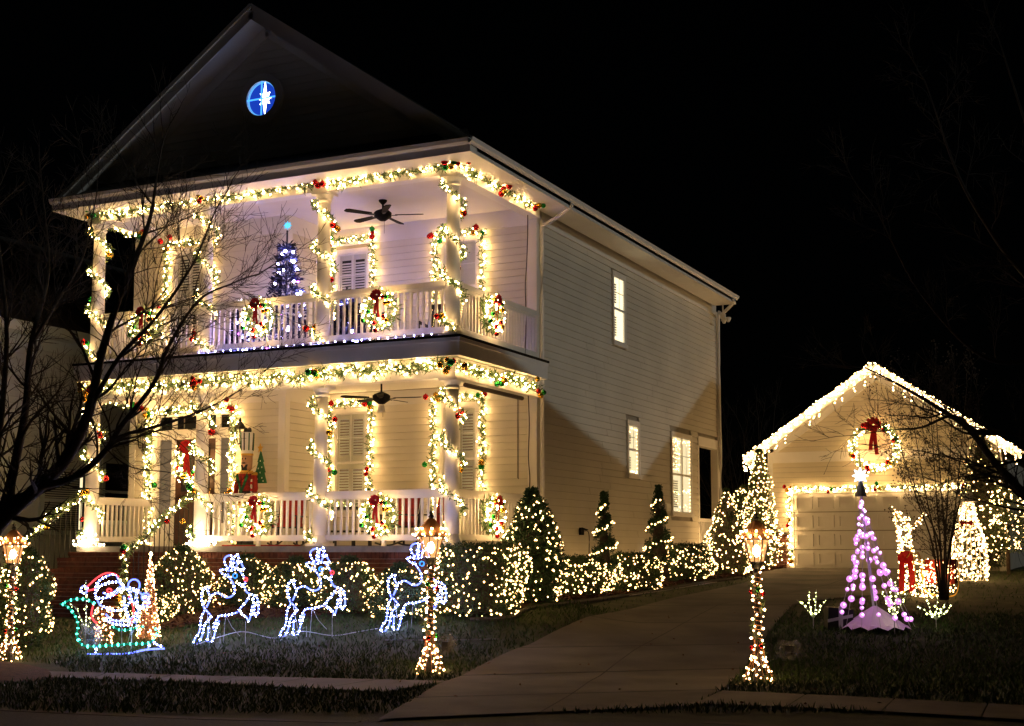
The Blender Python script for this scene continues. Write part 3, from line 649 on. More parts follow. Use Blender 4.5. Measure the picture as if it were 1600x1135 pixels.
GY, GX0, GX1, GAP, GZB = 18.27, .41, 6.7, 3.5, 1.1
gar = thing('garage', 'detached cream gable garage with white panelled door and icicle lights', 'garage', (3.5, 21, 1.1))
GSL = .68; EAX0, EAX1 = -.15, 7.25; GAZ = 6.74
gz_at = lambda x: GAZ - abs(x-GAP)*GSL
part('wall', MB().box(GX0, GY+.02, .9, GX1, 25, 4.3).add([(GX0, GY+.02, 4.3), (GX1, GY+.02, 4.3), (GAP, GY+.02, 6.45), (GX0, 25, 4.3), (GX1, 25, 4.3), (GAP, 25, 6.45)], [(0,1,2), (3,5,4), (1,4,5,2), (0,2,5,3)]), 'sheath', gar)
g2 = MB()
cladding(gar, (0, GY+.0, 0), (1, 0, 0), (0, -1, 0), GX0+.14, GX1-.14, 2.1, 4.06, [(1.0, 6.05, 0, 3.30)], 'gsiding')
cladding(gar, (0, GY+.0, 0), (1, 0, 0), (0, -1, 0), GX1-.62, GX1-.14, 1.2, 2.1, [], 'gsiding')
for a, b in courses(4.36, 6.4):
    hw = lambda z: max(.02, (GAZ-.34-z)/GSL)
    h0, h1 = min(hw(a), 2.95), min(hw(b), 2.95)
    part('siding_board', MB().add([(GAP-h0, GY-.028, a+.005), (GAP+h0, GY-.028, a+.005), (GAP+h1, GY-.006, b-.002), (GAP-h1, GY-.006, b-.002), (GAP-h0, GY, a+.005), (GAP+h0, GY, a+.005)], [(0,1,2,3), (4,5,1,0)]), 'gsiding', gar)
tb = MB().box(GX0+.0, GY-.03, 4.06, GX1, GY+.019, 4.36).box(GX0-.02, GY-.034, 1.0, GX0+.14, GY+.019, 4.06).box(GX1-.14, GY-.034, 1.0, GX1+.02, GY+.019, 4.06)
tb.box(1.0, GY-.05, 1.08, 1.12, GY+.02, 3.3).box(5.93, GY-.05, 1.08, 6.05, GY+.02, 3.3).box(1.12, GY-.05, 3.18, 5.93, GY+.02, 3.3)
for sgn, ex in ((-1, EAX0), (1, EAX1)):
    a = np.array([GAP, GY-.42, GAZ-.14]); b = np.array([ex, GY-.42, gz_at(ex)-.14]); tb.beam(a, b, .045, .22)
    a = np.array([GAP, GY-.03, GAZ-.36]); b = np.array([GAP+sgn*2.9, GY-.03, gz_at(GAP+2.9)-.36]); tb.beam(a, b, .04, .18)
    tb.add([(GAP, GY-.4, GAZ-.245), (ex, GY-.4, gz_at(ex)-.245), (ex, GY, gz_at(ex)-.245), (GAP, GY, GAZ-.245)], [(0,1,2,3)])
part('trim_board', tb, 'trim', gar)
part('roof', MB().add([(EAX0, GY-.44, gz_at(EAX0)), (GAP, GY-.44, GAZ), (EAX1, GY-.44, gz_at(EAX1)), (EAX0, 25.4, gz_at(EAX0)), (GAP, 25.4, GAZ), (EAX1, 25.4, gz_at(EAX1)),
   (EAX0, GY-.44, gz_at(EAX0)-.05), (GAP, GY-.44, GAZ-.05), (EAX1, GY-.44, gz_at(EAX1)-.05)], [(0,1,4,3), (1,2,5,4), (0,6,7,1), (1,7,8,2)]), 'roof', gar)
wc = part('brick_wainscot', MB().box(GX0-.01, GY-.075, .95, .99, GY+.01, 2.06), 'mortar', gar)
for r in range(13):
    for k in range(3):
        x0 = GX0-.02+k*.205-(r % 2)*.1; x1 = x0+.195; x0 = max(x0, GX0-.02); x1 = min(x1, .99)
        if x1-x0 > .03: part('brick', MB().box(x0, GY-.09-random.uniform(0, .004), 1.06+r*.076, x1, GY-.07, 1.06+r*.076+.065), 'brick', wc)
part('sill', MB().box(GX0-.04, GY-.11, 2.06, .99, GY+.01, 2.10), 'conc', wc)
gd = part('garage_door', MB().box(1.12, GY+.0, 1.09, 5.93, GY+.03, 3.18), 'sheath', gar)
for r in range(4):
    z0 = 1.10+r*.52
    part('door_section', MB().box(1.125, GY-.028, z0+.012, 5.925, GY+.0, z0+.508), 'white', gd)
    for k in range(8):
        x0 = 1.2+k*.59; x1 = x0+.47; m = MB(); y = GY-.0285
        for (a, b, c, d) in ((x0, x1, z0+.09, z0+.13), (x0, x1, z0+.39, z0+.43), (x0, x0+.04, z0+.13, z0+.39), (x1-.04, x1, z0+.13, z0+.39)): m.box(a, y-.05, c, b, y, d)
        part('door_panel', m, 'white', gd)
# icicle lights on the garage rakes
ic = thing('icicle_lights', 'dense warm icicle light strings hanging along both garage roof rakes', 'string lights', (GAP, GY-.5, GAZ))
pts = []; wr = MB()
for sgn, ex in ((-1, EAX0-.05), (1, EAX1+.05)):
    n = int(abs(ex-GAP)/.062)
    for i in range(n):
        x = GAP+(ex-GAP)*(i+RNG.uniform(0, 1))/n; L = [.18, .44, .28, .52, .22][i % 5]*(.9 if RNG.uniform() < .5 else .45); z0 = gz_at(x)-.01
        for j in range(1+int(L/.09)): pts.append((x+RNG.normal()*.015, GY-.47-RNG.uniform(0, .05), z0-j*.09+RNG.normal()*.02))
        if RNG.uniform() < .4: wr.tube([(x, GY-.475, z0), (x+.01, GY-.48, z0-L)], .004, 4)
    wr.tube([(GAP, GY-.47, GAZ-.0), (ex, GY-.47, gz_at(ex))], .008, 5)
for i in range(34): # left eave return
    pts.append((EAX0-.05+RNG.normal()*.03, GY-.4+RNG.uniform(0, 1.3), gz_at(EAX0)-RNG.uniform(-.02, .42)))
part('wire', wr, 'cable', ic); bulbs(ic, np.array(pts), .0185, 'ice')

# ------------------------------------------------------------------ garlands
def greenery(parent, pts, radius, dens, L=.11, W=.022, m='fir'):
    P = polyline(pts, .01); n = int(len(P)*.01*dens); i = RNG.integers(0, len(P), n); B = P[i] + RNG.normal(size=(n, 3))*radius*.30
    D = RNG.normal(size=(n, 3)); return part('greenery', MB().blades(B, D, RNG.uniform(.6, 1.15, n)*L*radius/.1, W), m, parent, 'stuff')
TOCAM = -FH
def ornaments(parent, spots):
    for (p, k) in spots:
        for j in range(k):
            q = np.array(p, float) + RV*RNG.normal()*.065 + UZ*RNG.normal()*.065 + TOCAM*(.06+.03*j); r = RNG.uniform(.045, .062)
            o = part('ornament', MB().ball(q, r, 12, 8).lathe([(.014, r*.95), (.014, r*1.15)], q, 8), ORN[RNG.integers(0, 4)], parent, smooth=True)
def garland(label, pts, radius=.1, dens=260, step=.05, orn=(), group='lit garlands on the house', m='warm', br=.0165, cat='garland', name='garland'):
    P = np.array(pts, float); t = thing(name, label, cat, P[0], group)
    greenery(t, P, radius, dens); C = polyline(P, step); k = len(C); D = RNG.normal(size=(k, 3)); D /= np.linalg.norm(D, axis=1)[:, None]
    C = C + D*radius*RNG.uniform(.55, 1.0, k)[:, None] + RNG.normal(size=(k, 3))*.012
    bulbs(t, C, br, m); ornaments(t, orn); return t
def swag(a, b, n=14, amp=.03): 
    a = np.array(a, float); b = np.array(b, float); return [a+(b-a)*i/n + UZ*(RNG.normal()*amp) for i in range(n+1)]
zU, zL = 7.99, 4.60
for z, nm in ((zU, 'upper balcony'), (zL, 'lower porch')):
    garland('lit fir garland along the front beam of the %s with ball clusters' % nm, swag((-7.75, -.19, z), (.02, -.19, z), 40), .125, 380, .028, [((x, -.24, z-.03), 5) for x in COLX])
    garland('lit fir garland on the right side beam of the %s by the downspout' % nm, swag((.19, -.15, z), (.19, 3.0, z), 20), .10, 330, .04, [((.22, -.1, z), 3), ((.24, 1.45, z-.06), 4), ((.24, 2.85, z-.06), 4)])
    garland('short lit garland on the left side beam of the %s' % nm, swag((-7.62, .1, z-.2), (-7.62, 1.1, z-.18), 8), .07, 200, .05, [((-7.62, 1.05, z-.2), 4)])
nmc = ['right corner', 'third from left', 'second from left', 'left end']
for (z0, z1, lv) in ((F1+.1, BL-.1, 'lower'), (F2+.1, BU-.08, 'upper')):
    for ci, x in enumerate(COLX):
        turns = 3.4; n = 90; P = []
        ph = [2.2, 2.6, 1.9, 2.4][ci] + (.7 if lv == 'lower' else 0)
        v = np.array([x, 0, 0]) - CAM; vd = np.array([v[0], v[1], 0]); vd /= np.linalg.norm(vd); rt = np.array([vd[1], -vd[0], 0])
        for i in range(n+1):
            f = i/n; a = -ph + 2*math.pi*turns*f; r = .19; z = z1-(z1-z0)*f
            P.append(np.array([x, 0, z]) + rt*math.sin(a)*r - vd*math.cos(a)*r)
        orn = [(P[int(n*q)], 2) for q in (.22, .55, .90)]
        garland('lit garland spiralling round the %s column of the %s porch' % (nmc[ci], lv), P, .072, 260, .058, orn, 'lit garlands spiralling round the porch columns')
        C = []
        for i in range(26): a = 2*math.pi*i/26; C.append((x+.16*math.cos(a)*RNG.uniform(.8, 1.2), .16*math.sin(a)*RNG.uniform(.8, 1.2), z1+RNG.uniform(-.04, .1)))
        rgt = bpy.data.objects[[o.name for o in col.objects if o.name.startswith('garland')][-1]] if False else None
def frame_garland(label, x0, x1, y, z0, z1, radius=.085, step=.045, extra=()):
    P = [(x0, y, z0+(z1-z0)*i/8) for i in range(9)] + [(x0+(x1-x0)*i/5, y, z1+RNG.normal()*.01) for i in range(1, 6)] + [(x1, y, z1-(z1-z0)*i/8) for i in range(1, 9)]
    P = [np.array(p)+RNG.normal(size=3)*.012 for p in P]
    zz = z1-(z1-z0)*.62
    garland(label, P, radius, 300, step, [((x0, y-.05, z1), 3), ((x1, y-.05, z1), 3), ((x1, y-.05, zz), 2), ((x0, y-.05, zz+.1), 1)], 'lit garlands framing the windows and door')
yf = YW-.12
frame_garland('lit garland framing the upper middle balcony window', -4.52, -3.54, yf, F2+.55, 7.84)
frame_garland('lit garland framing the upper right balcony window', -2.12, -1.07, yf, F2+.55, 7.72)
frame_garland('lit garland framing the lower middle porch window', -4.52, -3.54, yf, F1+.6, 4.50)
frame_garland('lit garland framing the lower right porch window', -2.12, -1.07, yf, F1+.6, 4.50)
frame_garland('lit garland framing the upper left balcony window', -7.45, -6.36, YD-.1, F2+.6, 7.74)
frame_garland('thick lit garland framing the front door and sidelights', -7.74, -5.68, YD-.12, F1+.06, 4.36, .10, .026)
for x, nm in ((-7.70, 'left'), (-5.08, 'right')):
    a = np.array([x, -.22, 2.66]); b = np.array([x, -1.95, 1.56]); P = [a+(b-a)*i/10 - UZ*.03*math.sin(i) for i in range(11)] + [b + np.array([0, -.05, -.25*i]) for i in (1, 2, 3)]
    garland('lit garland on the %s stair handrail with red balls' % nm, P, .09, 260, .05, [(a, 3), (a+(b-a)*.5, 1), (b, 3), (P[-1], 2)], 'lit garlands on the stair handrails')
for ci in (2, 3): # heaps of lights at the foot of the stair columns
    C = np.array([[COLX[ci]+.14, -.2, F1+.05]])+RNG.normal(size=(60, 3))*np.array([.16, .09, .09]); C[:, 2] = np.maximum(C[:, 2], F1+.03)
    t = thing('light_cluster', 'heap of warm string lights at the foot of the %s stair column' % ('right' if ci == 2 else 'left'), 'string lights', (COLX[ci], -.2, F1)); bulbs(t, C, .02, 'warmhot')
    part('wire', MB().tube(smoothline(C[:14], 3), .004, 4), 'wire', t)
# garage door garland
P = [(1.02, GY-.1, 1.2+i*.22) for i in range(10)] + [(1.02+i*.4, GY-.1, 3.30+RNG.normal()*.01) for i in range(13)]
garland('lit garland along the left side and top of the garage door', P, .085, 260, .036, [((1.0, GY-.15, 3.3), 3), ((1.0, GY-.15, 2.4), 2), ((1.0, GY-.15, 1.3), 2), ((2.1, GY-.15, 3.3), 2), ((3.5, GY-.15, 3.3), 3), ((5.7, GY-.15, 3.3), 2)], 'lit garlands on the garage', br=.02)
# wreaths: built in the xz plane facing -y, then copied
def make_wreath(R, tr, nb_, bowscale, bow=True):
    t = thing('wreath', '', 'wreath', (0, 0, 0), 'lit wreaths with red bows')
    ring_ = [(R*math.cos(a), 0, R*math.sin(a)) for a in np.linspace(0, 2*math.pi, 40)]
    greenery(t, ring_, tr, 330, .12); a = RNG.uniform(0, 2*math.pi, nb_); r = R + tr*1.1*RNG.uniform(-1, 1, nb_)
    bulbs(t, np.stack([r*np.cos(a), -tr*RNG.uniform(.4, 1.1, nb_), r*np.sin(a)], 1), .0165, 'warm')
    for q in (.3, 1.05, 2.0, 3.5, 4.4, 5.4):
        for _ in range(2):
            rr = R+RNG.normal()*.03; p = (rr*math.cos(q)+RNG.normal()*.03, -tr*1.1, rr*math.sin(q)+RNG.normal()*.03); part('ornament', MB().ball(p, .04*max(1, R/.34), 12, 8), ORN[RNG.integers(0, 4)], t, smooth=True)
    if bow:
        s = bowscale; b = MB()
        for k in range(9):
            a = 2*math.pi*k/9+.2; c = np.array([math.cos(a)*.055*s, -tr-.03*s, R+math.sin(a)*.05*s]); d = np.array([math.cos(a), -.5, math.sin(a)*.9]); e = np.array([-math.sin(a), 0, math.cos(a)])
            L = [c*0+np.array([0, -tr-.02*s, R])+d*.02*s, c+d*.05*s+np.array([0,-.02*s,0]), c+d*.085*s, c+d*.05*s+np.array([0, .03*s, 0])]
            for p0, p1 in zip(L, L[1:]+L[:1]): b.add([p0-e*.03*s, p0+e*.03*s, p1+e*.035*s, p1-e*.035*s], [(0,1,2,3)])
        bo = part('bow', b, 'red', t)
        tl = MB()
        for dx, Lg in ((-.05, .42), (.04, .50)):
            pr = [np.array([dx*q*s*1.2+.012*math.sin(6*q), -tr-.02*s-.02*s*math.sin(5*q), R-.02-Lg*s*q]) for q in np.linspace(0, 1, 7)]
            for p0, p1 in zip(pr[:-1], pr[1:]): tl.add([p0-np.array([.032*s, 0, 0]), p0+np.array([.032*s, .004, 0]), p1+np.array([.034*s, 0, 0]), p1-np.array([.034*s, .004, 0])], [(0,1,2,3)])
        part('ribbon_tail', tl, 'red', bo)
    return t
w0 = make_wreath(.255, .115, 62, .72)
yr_ = -.10
spots = [(hit(228, 510, 1, yr_), 0, 'lit wreath with red bow on the balcony rail, left bay'), (hit(406, 498, 1, yr_), 0, 'lit wreath with red bow on the balcony rail, middle bay'), (hit(595, 486, 1, yr_), 0, 'lit wreath with red bow on the balcony rail, right front bay'),
         (hit(767, 492, 0, .10), math.pi/2, 'lit wreath with red bow on the balcony side rail'), (hit(404, 806, 1, yr_), 0, 'lit wreath with red bow on the lower porch rail, left bay'),
         (hit(593, 806, 1, yr_), 0, 'lit wreath with red bow on the lower porch rail, right front bay'), (hit(768, 806, 0, .10), math.pi/2, 'lit wreath with red bow on the lower porch side rail, beside cone shrub')]
for i, (p, rz, lab) in enumerate(spots):
    o = w0 if i == 0 else dup(w0, p, rz); o.location = tuple(p); o.rotation_euler = (0, 0, rz); o['label'] = lab
wd = make_wreath(.30, .12, 110, 1.1); wd.location = (-6.64, YD-.15, 3.3); wd['label'] = 'bright lit wreath with long red bow on the front door'
wg = make_wreath(.60, .12, 150, 1.6); wg.location = (3.45, GY-.17, 4.42); wg['label'] = 'large lit wreath with long red bow on the garage gable'

# ------------------------------------------------------------------ shrubs with lights
def shrub(name, label, cat, c, prof, nleaf, nb_, m='hedge', br=.0165, bm='warmlow', group=None, shape=None, leaf=.055, bumpy=.12, core=True, trunk=.0, net=True):
    """prof: list of (z, rx, ry) rings; leaves spread through an outer shell, bulbs near the surface"""
    c = np.array(c, float); t = thing(name, label, cat, c, group); Z = np.array([p[0] for p in prof]); RX = np.array([p[1] for p in prof]); RY = np.array([p[2] for p in prof])
    ph = RNG.uniform(0, 6, 4)
    H = Z[-1]-Z[0]; area = (np.interp(np.linspace(Z[0], Z[-1], 60), Z, RX)+.04); area /= area.sum(); zs = np.linspace(Z[0], Z[-1], 60)
    def pt(n, q0, q1, zz=None):
        z = RNG.choice(zs, n, p=area) + RNG.uniform(-.5, .5, n)*H/60; a = RNG.uniform(0, 2*math.pi, n)
        z = np.clip(z, Z[0], Z[-1]); q = RNG.uniform(q0, q1, n)
        w = 1+bumpy*(np.sin(3*a+ph[0]+2.5*z)+.7*np.sin(5*a+ph[1]-4*z)+.5*np.sin(11*z+ph[2]))
        if shape == 'box': k = 1/np.maximum(np.abs(np.cos(a))**3+np.abs(np.sin(a))**3, .2)**(1/3.); w = w*k
        return c+np.stack([np.interp(z, Z, RX)*q*w*np.cos(a), np.interp(z, Z, RY)*q*w*np.sin(a), z], 1), a
    B, a = pt(nleaf, .62, 1.02)
    if H: # close the top
        k = int(nleaf*.12); u = np.sqrt(RNG.uniform(0, 1, k)); aa = RNG.uniform(0, 6.28, k); top = c+np.stack([RX[-1]*u*np.cos(aa), RY[-1]*u*np.sin(aa), Z[-1]+RNG.normal(size=k)*.03], 1); B = np.vstack([B, top]); a = np.concatenate([a, aa])
    D = RNG.normal(size=(len(B), 3)) + np.stack([np.cos(a), np.sin(a), .4+0*a], 1)*.8
    part('foliage', MB().blades(B, D, RNG.uniform(.7, 1.3, len(B))*leaf, leaf*.45), m, t, 'stuff')
    if core: part('twigs', MB().lathe([(max(.02, np.interp(z, Z, np.minimum(RX, RY))*.62), z) for z in np.linspace(Z[0]+.02, Z[-1]-.04, 9)], c, 10), 'bark', t)
    if trunk: part('trunk', MB().tube([c-UZ*.05, c+UZ*(Z[0]+.1)], trunk, 7), 'bark2', t)
    C, a = pt(int(nb_*1.8), 1.0, 1.06)
    bulbs(t, C, br*.84, bm, jit=.45); return t
def dome(r, ry, h, z0=.03): return [(z0, r*.82, ry*.82), (h*.3, r, ry), (h*.6, r*.95, ry*.95), (h*.82, r*.75, ry*.75), (h*.95, r*.45, ry*.45), (h, r*.2, ry*.2)]
fy = -.80
def fx(px): return hit(px, 910, 1, fy)[0]
shrub('boxwood', 'tall rounded lit boxwood at the foot of the brick steps', 'shrub', onground(fx(290), fy-.1), dome(.52, .5, 1.12), 5200, 190, group='net lit boxwoods in front of the porch')
shrub('boxwood', 'low lit boxwood in front of the tall rounded one', 'shrub', onground(fx(280)+.1, fy-.95), dome(.5, .4, .55), 3500, 120, group='net lit boxwoods in front of the porch')
for px, r, h, nb2, lab in ((385, .50, .80, 90, 'small lit boxwood behind the leftmost light reindeer'), (462, .52, .78, 90, 'lit boxwood behind the middle light reindeer'), (545, .56, .84, 110, 'lit boxwood between middle and right light reindeer'), (625, .52, .82, 80, 'lit boxwood behind the right light reindeer')):
    shrub('boxwood', lab, 'shrub', onground(fx(px), fy), dome(r, .42, h), 4600, nb2, group='net lit boxwoods in front of the porch')
shrub('hedge', 'large square clipped hedge densely lit at the porch corner', 'hedge', onground(*at(746, 940, 21.7)[:2]), [(.03, .62, .60), (.3, .70, .66), (.85, .72, .68), (1.05, .70, .66), (1.10, .62, .58)], 9000, 300, shape='box', bumpy=.05, br=.0175)
shrub('holly', 'cone shaped dark holly with warm lights at the house corner', 'shrub', onground(.72, 1.55), [(.05, .40, .40), (.35, .58, .58), (.7, .56, .56), (1.2, .42, .42), (1.6, .25, .25), (1.85, .08, .08)], 11000, 200, m='holly', leaf=.07, bm='warmlow', br=.0175)
for (y0, y1, h, nb2, lab) in ((2.75, 5.2, .66, 230, 'lit hedge under the long side wall, nearest the house corner'), (5.5, 8.2, .72, 220, 'lit hedge under the long side wall, between the two spiral trees'), (8.9, 11.6, .78, 170, 'lit hedge under the long side wall, farthest from the street')):
    ym = (y0+y1)/2; shrub('hedge', lab, 'hedge', onground(.62, ym), [(.03, .40, (y1-y0)/2*.92), (h*.4, .46, (y1-y0)/2), (h*.8, .42, (y1-y0)/2*.95), (h, .25, (y1-y0)/2*.8)], 7000, nb2, group='net lit hedges along the side wall', bumpy=.08, br=.0175)
def spiral_tree(label, c, h, r):
    c = np.array(c, float); t = thing('spiral_topiary', label, 'topiary', c, 'spiral topiaries along the side wall'); B = []; D = []; C = []
    for i in range(5200):
        f = RNG.uniform()**.8; z = .15+h*.9*f; rr = r*(1-f)**.85+.03; a0 = 2*math.pi*4.2*f; a = a0+RNG.normal()*.95
        q = rr*RNG.uniform(.5, 1.05); B.append(c+np.array([q*math.cos(a), q*math.sin(a), z+RNG.normal()*.02])); D.append((math.cos(a), math.sin(a), .5))
    for i in range(700): f = RNG.uniform(); B.append(c+np.array([RNG.normal()*.03, RNG.normal()*.03, h*(.88+.14*f)])); D.append((RNG.normal()*.5, RNG.normal()*.5, 1))
    D = np.array(D)+RNG.normal(size=(len(D), 3))*.6
    part('foliage', MB().blades(np.array(B), D, .055, .024), 'holly', t, 'stuff'); part('trunk', MB().tube([c-UZ*.05, c+UZ*h], [.035, .012], 6), 'bark', t)
    part('twigs', MB().lathe([(r*.62, .15), (r*.4, h*.4), (r*.12, h*.8)], c, 9), 'bark', t)
    for f in np.linspace(.04, .9, 80): a = 2*math.pi*4.2*f+.4; rr = r*(1-f)**.85+.06; C.append(c+np.array([rr*math.cos(a), rr*math.sin(a), .15+h*.9*f]))
    bulbs(t, np.array(C)+RNG.normal(size=(80, 3))*.02, .019, 'warmlow'); return t
spiral_tree('slim spiral topiary with lights between the two near side hedges', onground(.85, 4.55), 1.92, .28)
spiral_tree('wider spiral topiary with lights beside the wide side window', onground(.85, 7.65), 2.1, .38)
shrub('conifer', 'pointed bright lit conifer at the back porch', 'conifer', onground(.75, 13.0), [(.05, .5, .5), (.3, .72, .72), (.9, .55, .55), (1.6, .28, .28), (2.05, .05, .05)], 6000, 210, m='arbor2', br=.02, bm='shrubwarm')
shrub('shrub', 'bushy shrub loaded with lights behind the right lamp post', 'shrub', onground(*at(1172, 885, 35.6)[:2]), [(.05, .5, .5), (.5, .72, .7), (1.2, .70, .66), (1.8, .5, .45), (2.2, .22, .22)], 5200, 230, m='arbor2', br=.021, bm='shrubwarm', bumpy=.25, core=False)
shrub('arborvitae', 'tall narrow lit arborvitae at the left corner of the garage', 'tree', onground(.35, 17.55), [(.1, .35, .35), (.6, .48, .45), (1.6, .42, .4), (2.6, .26, .26), (3.25, .08, .08)], 7000, 260, m='arbor', br=.02, bm='shrubwarm', trunk=.06)
shrub('arborvitae', 'tall dark arborvitae with sparse lights right of the garage door', 'tree', onground(6.35, 17.1), [(.15, .40, .40), (.6, .58, .55), (1.8, .60, .56), (2.7, .48, .45), (3.3, .22, .22), (3.55, .06, .06)], 9000, 110, m='arbor2', br=.02, bm='warmlow', trunk=.06)
shrub('shrub', 'lit multi stem shrub at the right edge near the garage', 'shrub', onground(6.95, 16.4), [(.55, .35, .35), (.9, .6, .55), (1.5, .55, .5), (2.1, .3, .3)], 4200, 130, m='arbor2', br=.021, bm='shrubwarm', core=False, bumpy=.25, trunk=.05)
lb = at(38, 948, 19.6); shrub('boxwood', 'round lit shrub behind the left lamp post', 'shrub', onground(lb[0], lb[1]), [(.05, .2, .3), (.4, .33, .46), (.9, .34, .46), (1.2, .26, .34), (1.4, .1, .12)], 5200, 130, br=.0175)
# ------------------------------------------------------------------ rope light figures (polylines measured in metres, x along the figure, z up)
def figure_space(px0, pz0, s): return lambda q: np.array([(q[0]-px0)*s, 0, -(q[1]-pz0)*s])
RD = dict(
 rump=[(215,740),(185,640),(190,570),(215,540),(250,530),(245,575),(270,630),(235,720)], back=[(270,612),(340,585),(420,625),(480,610),(500,560),(480,490),(445,440),(430,405)],
 ear=[(430,430),(380,400),(365,370),(410,365),(450,380)], antler=[(440,365),(400,310),(400,260),(440,235),(470,245),(455,300),(450,350)], antler2=[(460,360),(470,300),(480,250),(510,225),(520,262),(495,310)],
 antler3=[(490,350),(530,290),(550,320),(570,365),(540,372)], head=[(450,380),(520,360),(560,400),(588,442)], jaw=[(600,480),(588,512),(560,510),(540,498)],
 chest=[(585,512),(620,580),(690,610),(722,650),(727,770),(690,790),(690,700),(672,640)], foreleg=[(640,620),(600,680),(562,720),(540,760)],
 foreleg2=[(655,700),(645,780),(622,850),(600,812),(562,790),(530,752)], belly=[(530,765),(440,790),(360,800),(322,860),(300,920)],
 hind=[(225,740),(190,800),(180,880),(170,950),(130,1010),(122,1060),(160,1052),(200,980),(215,900),(240,850),(280,812),(245,760),(225,740)],
 hind2=[(240,900),(236,1000),(228,1035),(275,1038),(300,965),(310,920),(340,845)])
FS = figure_space(330, 1055, 1.42/(6.305*140)*1.0)
def sculpt(t, lines, fs, tubem, bulbm, step=.055, br=.0145, depth=None):
    for nm, L in lines.items():
        y = (depth or {}).get(nm, 0); P = np.array([fs(q)+np.array([0, y, 0]) for q in L]); S = smoothline(P, 5)
        o = part('rope_light', MB().tube(S, .0125, 5), tubem, t); bulbs(o, polyline(S, step), br, bulbm)
rd = thing('light_reindeer', '', 'light figure', (0, 0, 0), 'white rope light reindeer leaping across the lawn')
sculpt(rd, RD, FS, 'bluerope', 'bluew', depth=dict(hind2=.10, foreleg2=.10, antler2=.06, antler3=.08, ear=-.04))
e0 = part('eye', MB().tube([FS((500+22*math.cos(a), 425+22*math.sin(a))) for a in np.linspace(0, 6.28, 9)], .011, 5), 'blueled', rd)
n0 = part('nose', MB().tube([FS((604+16*math.cos(a), 458+18*math.sin(a))) for a in np.linspace(0, 6.28, 9)], .012, 5), 'redled', rd)
part('stake_frame', MB().tube([FS((420, 792)), FS((400, 1075))], .004, 4).tube([FS((610, 845)), FS((612, 1075))], .004, 4).tube([FS((235, 735)), FS((290, 1000)), FS((370, 960)), FS((372, 1075))], .004, 4).tube([FS((425, 800)), FS((480, 900)), FS((560, 985))], .004, 4), 'wcable', rd)
for i, (px, py, lab) in enumerate(((352, 1004, 'leaping rope light reindeer on the left, next to the sleigh'), (487, 994, 'leaping rope light reindeer in the middle of the lawn'), (645, 985, 'leaping rope light reindeer on the right, half behind the lamp post'))):
    p = G(px-15, py+2); rz = YAW + math.radians(-4+3*i)
    o = rd if i == 0 else dup(rd, p, rz); o.location = tuple(p); o.rotation_euler = (0, 0, rz); o['label'] = lab; o.scale = ((p-CAM)@FH/20.5,)*3
# sleigh
SG = dict(teal=dict(hull=[(95,548),(140,560),(190,600),(235,660),(262,740),(250,800),(265,860),(300,905),(360,922),(460,918),(600,910),(740,900),(880,895),(930,850),(960,795),(925,755)], top=[(95,548),(160,520),(240,508),(320,520),(385,556)], inner=[(530,745),(600,780),(660,785),(740,770),(820,750)]),
 white=dict(leg=[(428,925),(422,990)], leg2=[(880,905),(866,950)], leg3=[(920,880),(960,908),(1005,925)], brim=[(398,415),(430,350),(500,305),(572,290),(607,345)], face=[(410,445),(430,400),(520,362),(615,360),(645,395),(620,430),(545,480),(470,500),(412,490),(400,445)],
   beard=[(412,490),(450,560),(520,590),(560,610),(640,600),(690,560),(720,500),(690,430),(640,395)], arm=[(620,362),(665,410),(740,415),(820,465),(885,520),(870,560),(800,590),(760,540),(700,500)], cuff=[(800,590),(830,560),(860,575)],
   belt=[(500,640),(560,690),(640,700),(720,680),(780,620)], coat=[(655,480),(665,560),(690,640),(715,725),(640,735),(560,720),(500,690)], coat2=[(740,420),(760,520),(770,640),(740,720)], moust=[(470,450),(520,470),(575,440),(620,400)], pom=[(303+30*math.cos(a), 425+32*math.sin(a)) for a in np.linspace(0, 6.28, 9)]),
 red=dict(hat=[(330,398),(415,320),(490,280),(560,285),(602,312)], hat2=[(330,435),(385,422),(400,412)], body=[(388,560),(375,640),(400,700),(430,715)], coat3=[(700,480),(735,560),(745,650),(720,740)], nose=[(525+20*math.cos(a), 432+16*math.sin(a)) for a in np.linspace(0, 6.28, 8)]),
 blue=dict(sack=[(725+52*math.cos(a), 388+52*math.sin(a)) for a in np.linspace(0, 6.28, 12)], glove=[(845+34*math.cos(a), 490+34*math.sin(a)) for a in np.linspace(0, 6.28, 9)]),
 cyan=dict(runner=[(350,988),(430,992),(520,987),(640,990),(740,978),(870,950),(1025,942)]))
FS2 = figure_space(560, 990, 1/(5.97*105.)); sl = thing('light_sleigh', 'rope light sleigh with bearded rider in pointed hat on the left lawn', 'light figure', (0, 0, 0))
for k, (tm, bm, st_) in dict(teal=('tealrope', 'teal', .085), white=('bluerope', 'bluew', .052), red=('redled', 'redled', .06), blue=('bluerope', 'blueled', .05), cyan=('bluerope', 'cyan', .09)).items():
    sculpt(sl, SG[k], FS2, tm, bm, st_, .0155 if k != 'teal' else .023, dict(top=.12, inner=.12, coat2=.08, arm=-.05, cuff=-.06, sack=.1, leg2=.1, runner=.0))
p = G(174, 1023); sl.location = tuple(p); sl.rotation_euler = (0, 0, YAW+.03)
part('stake_frame', MB().tube([FS2((640, 700)), FS2((650, 910))], .004, 4).tube([FS2((760, 640)), FS2((700, 900)), FS2((640, 930))], .004, 4), 'wcable', sl)
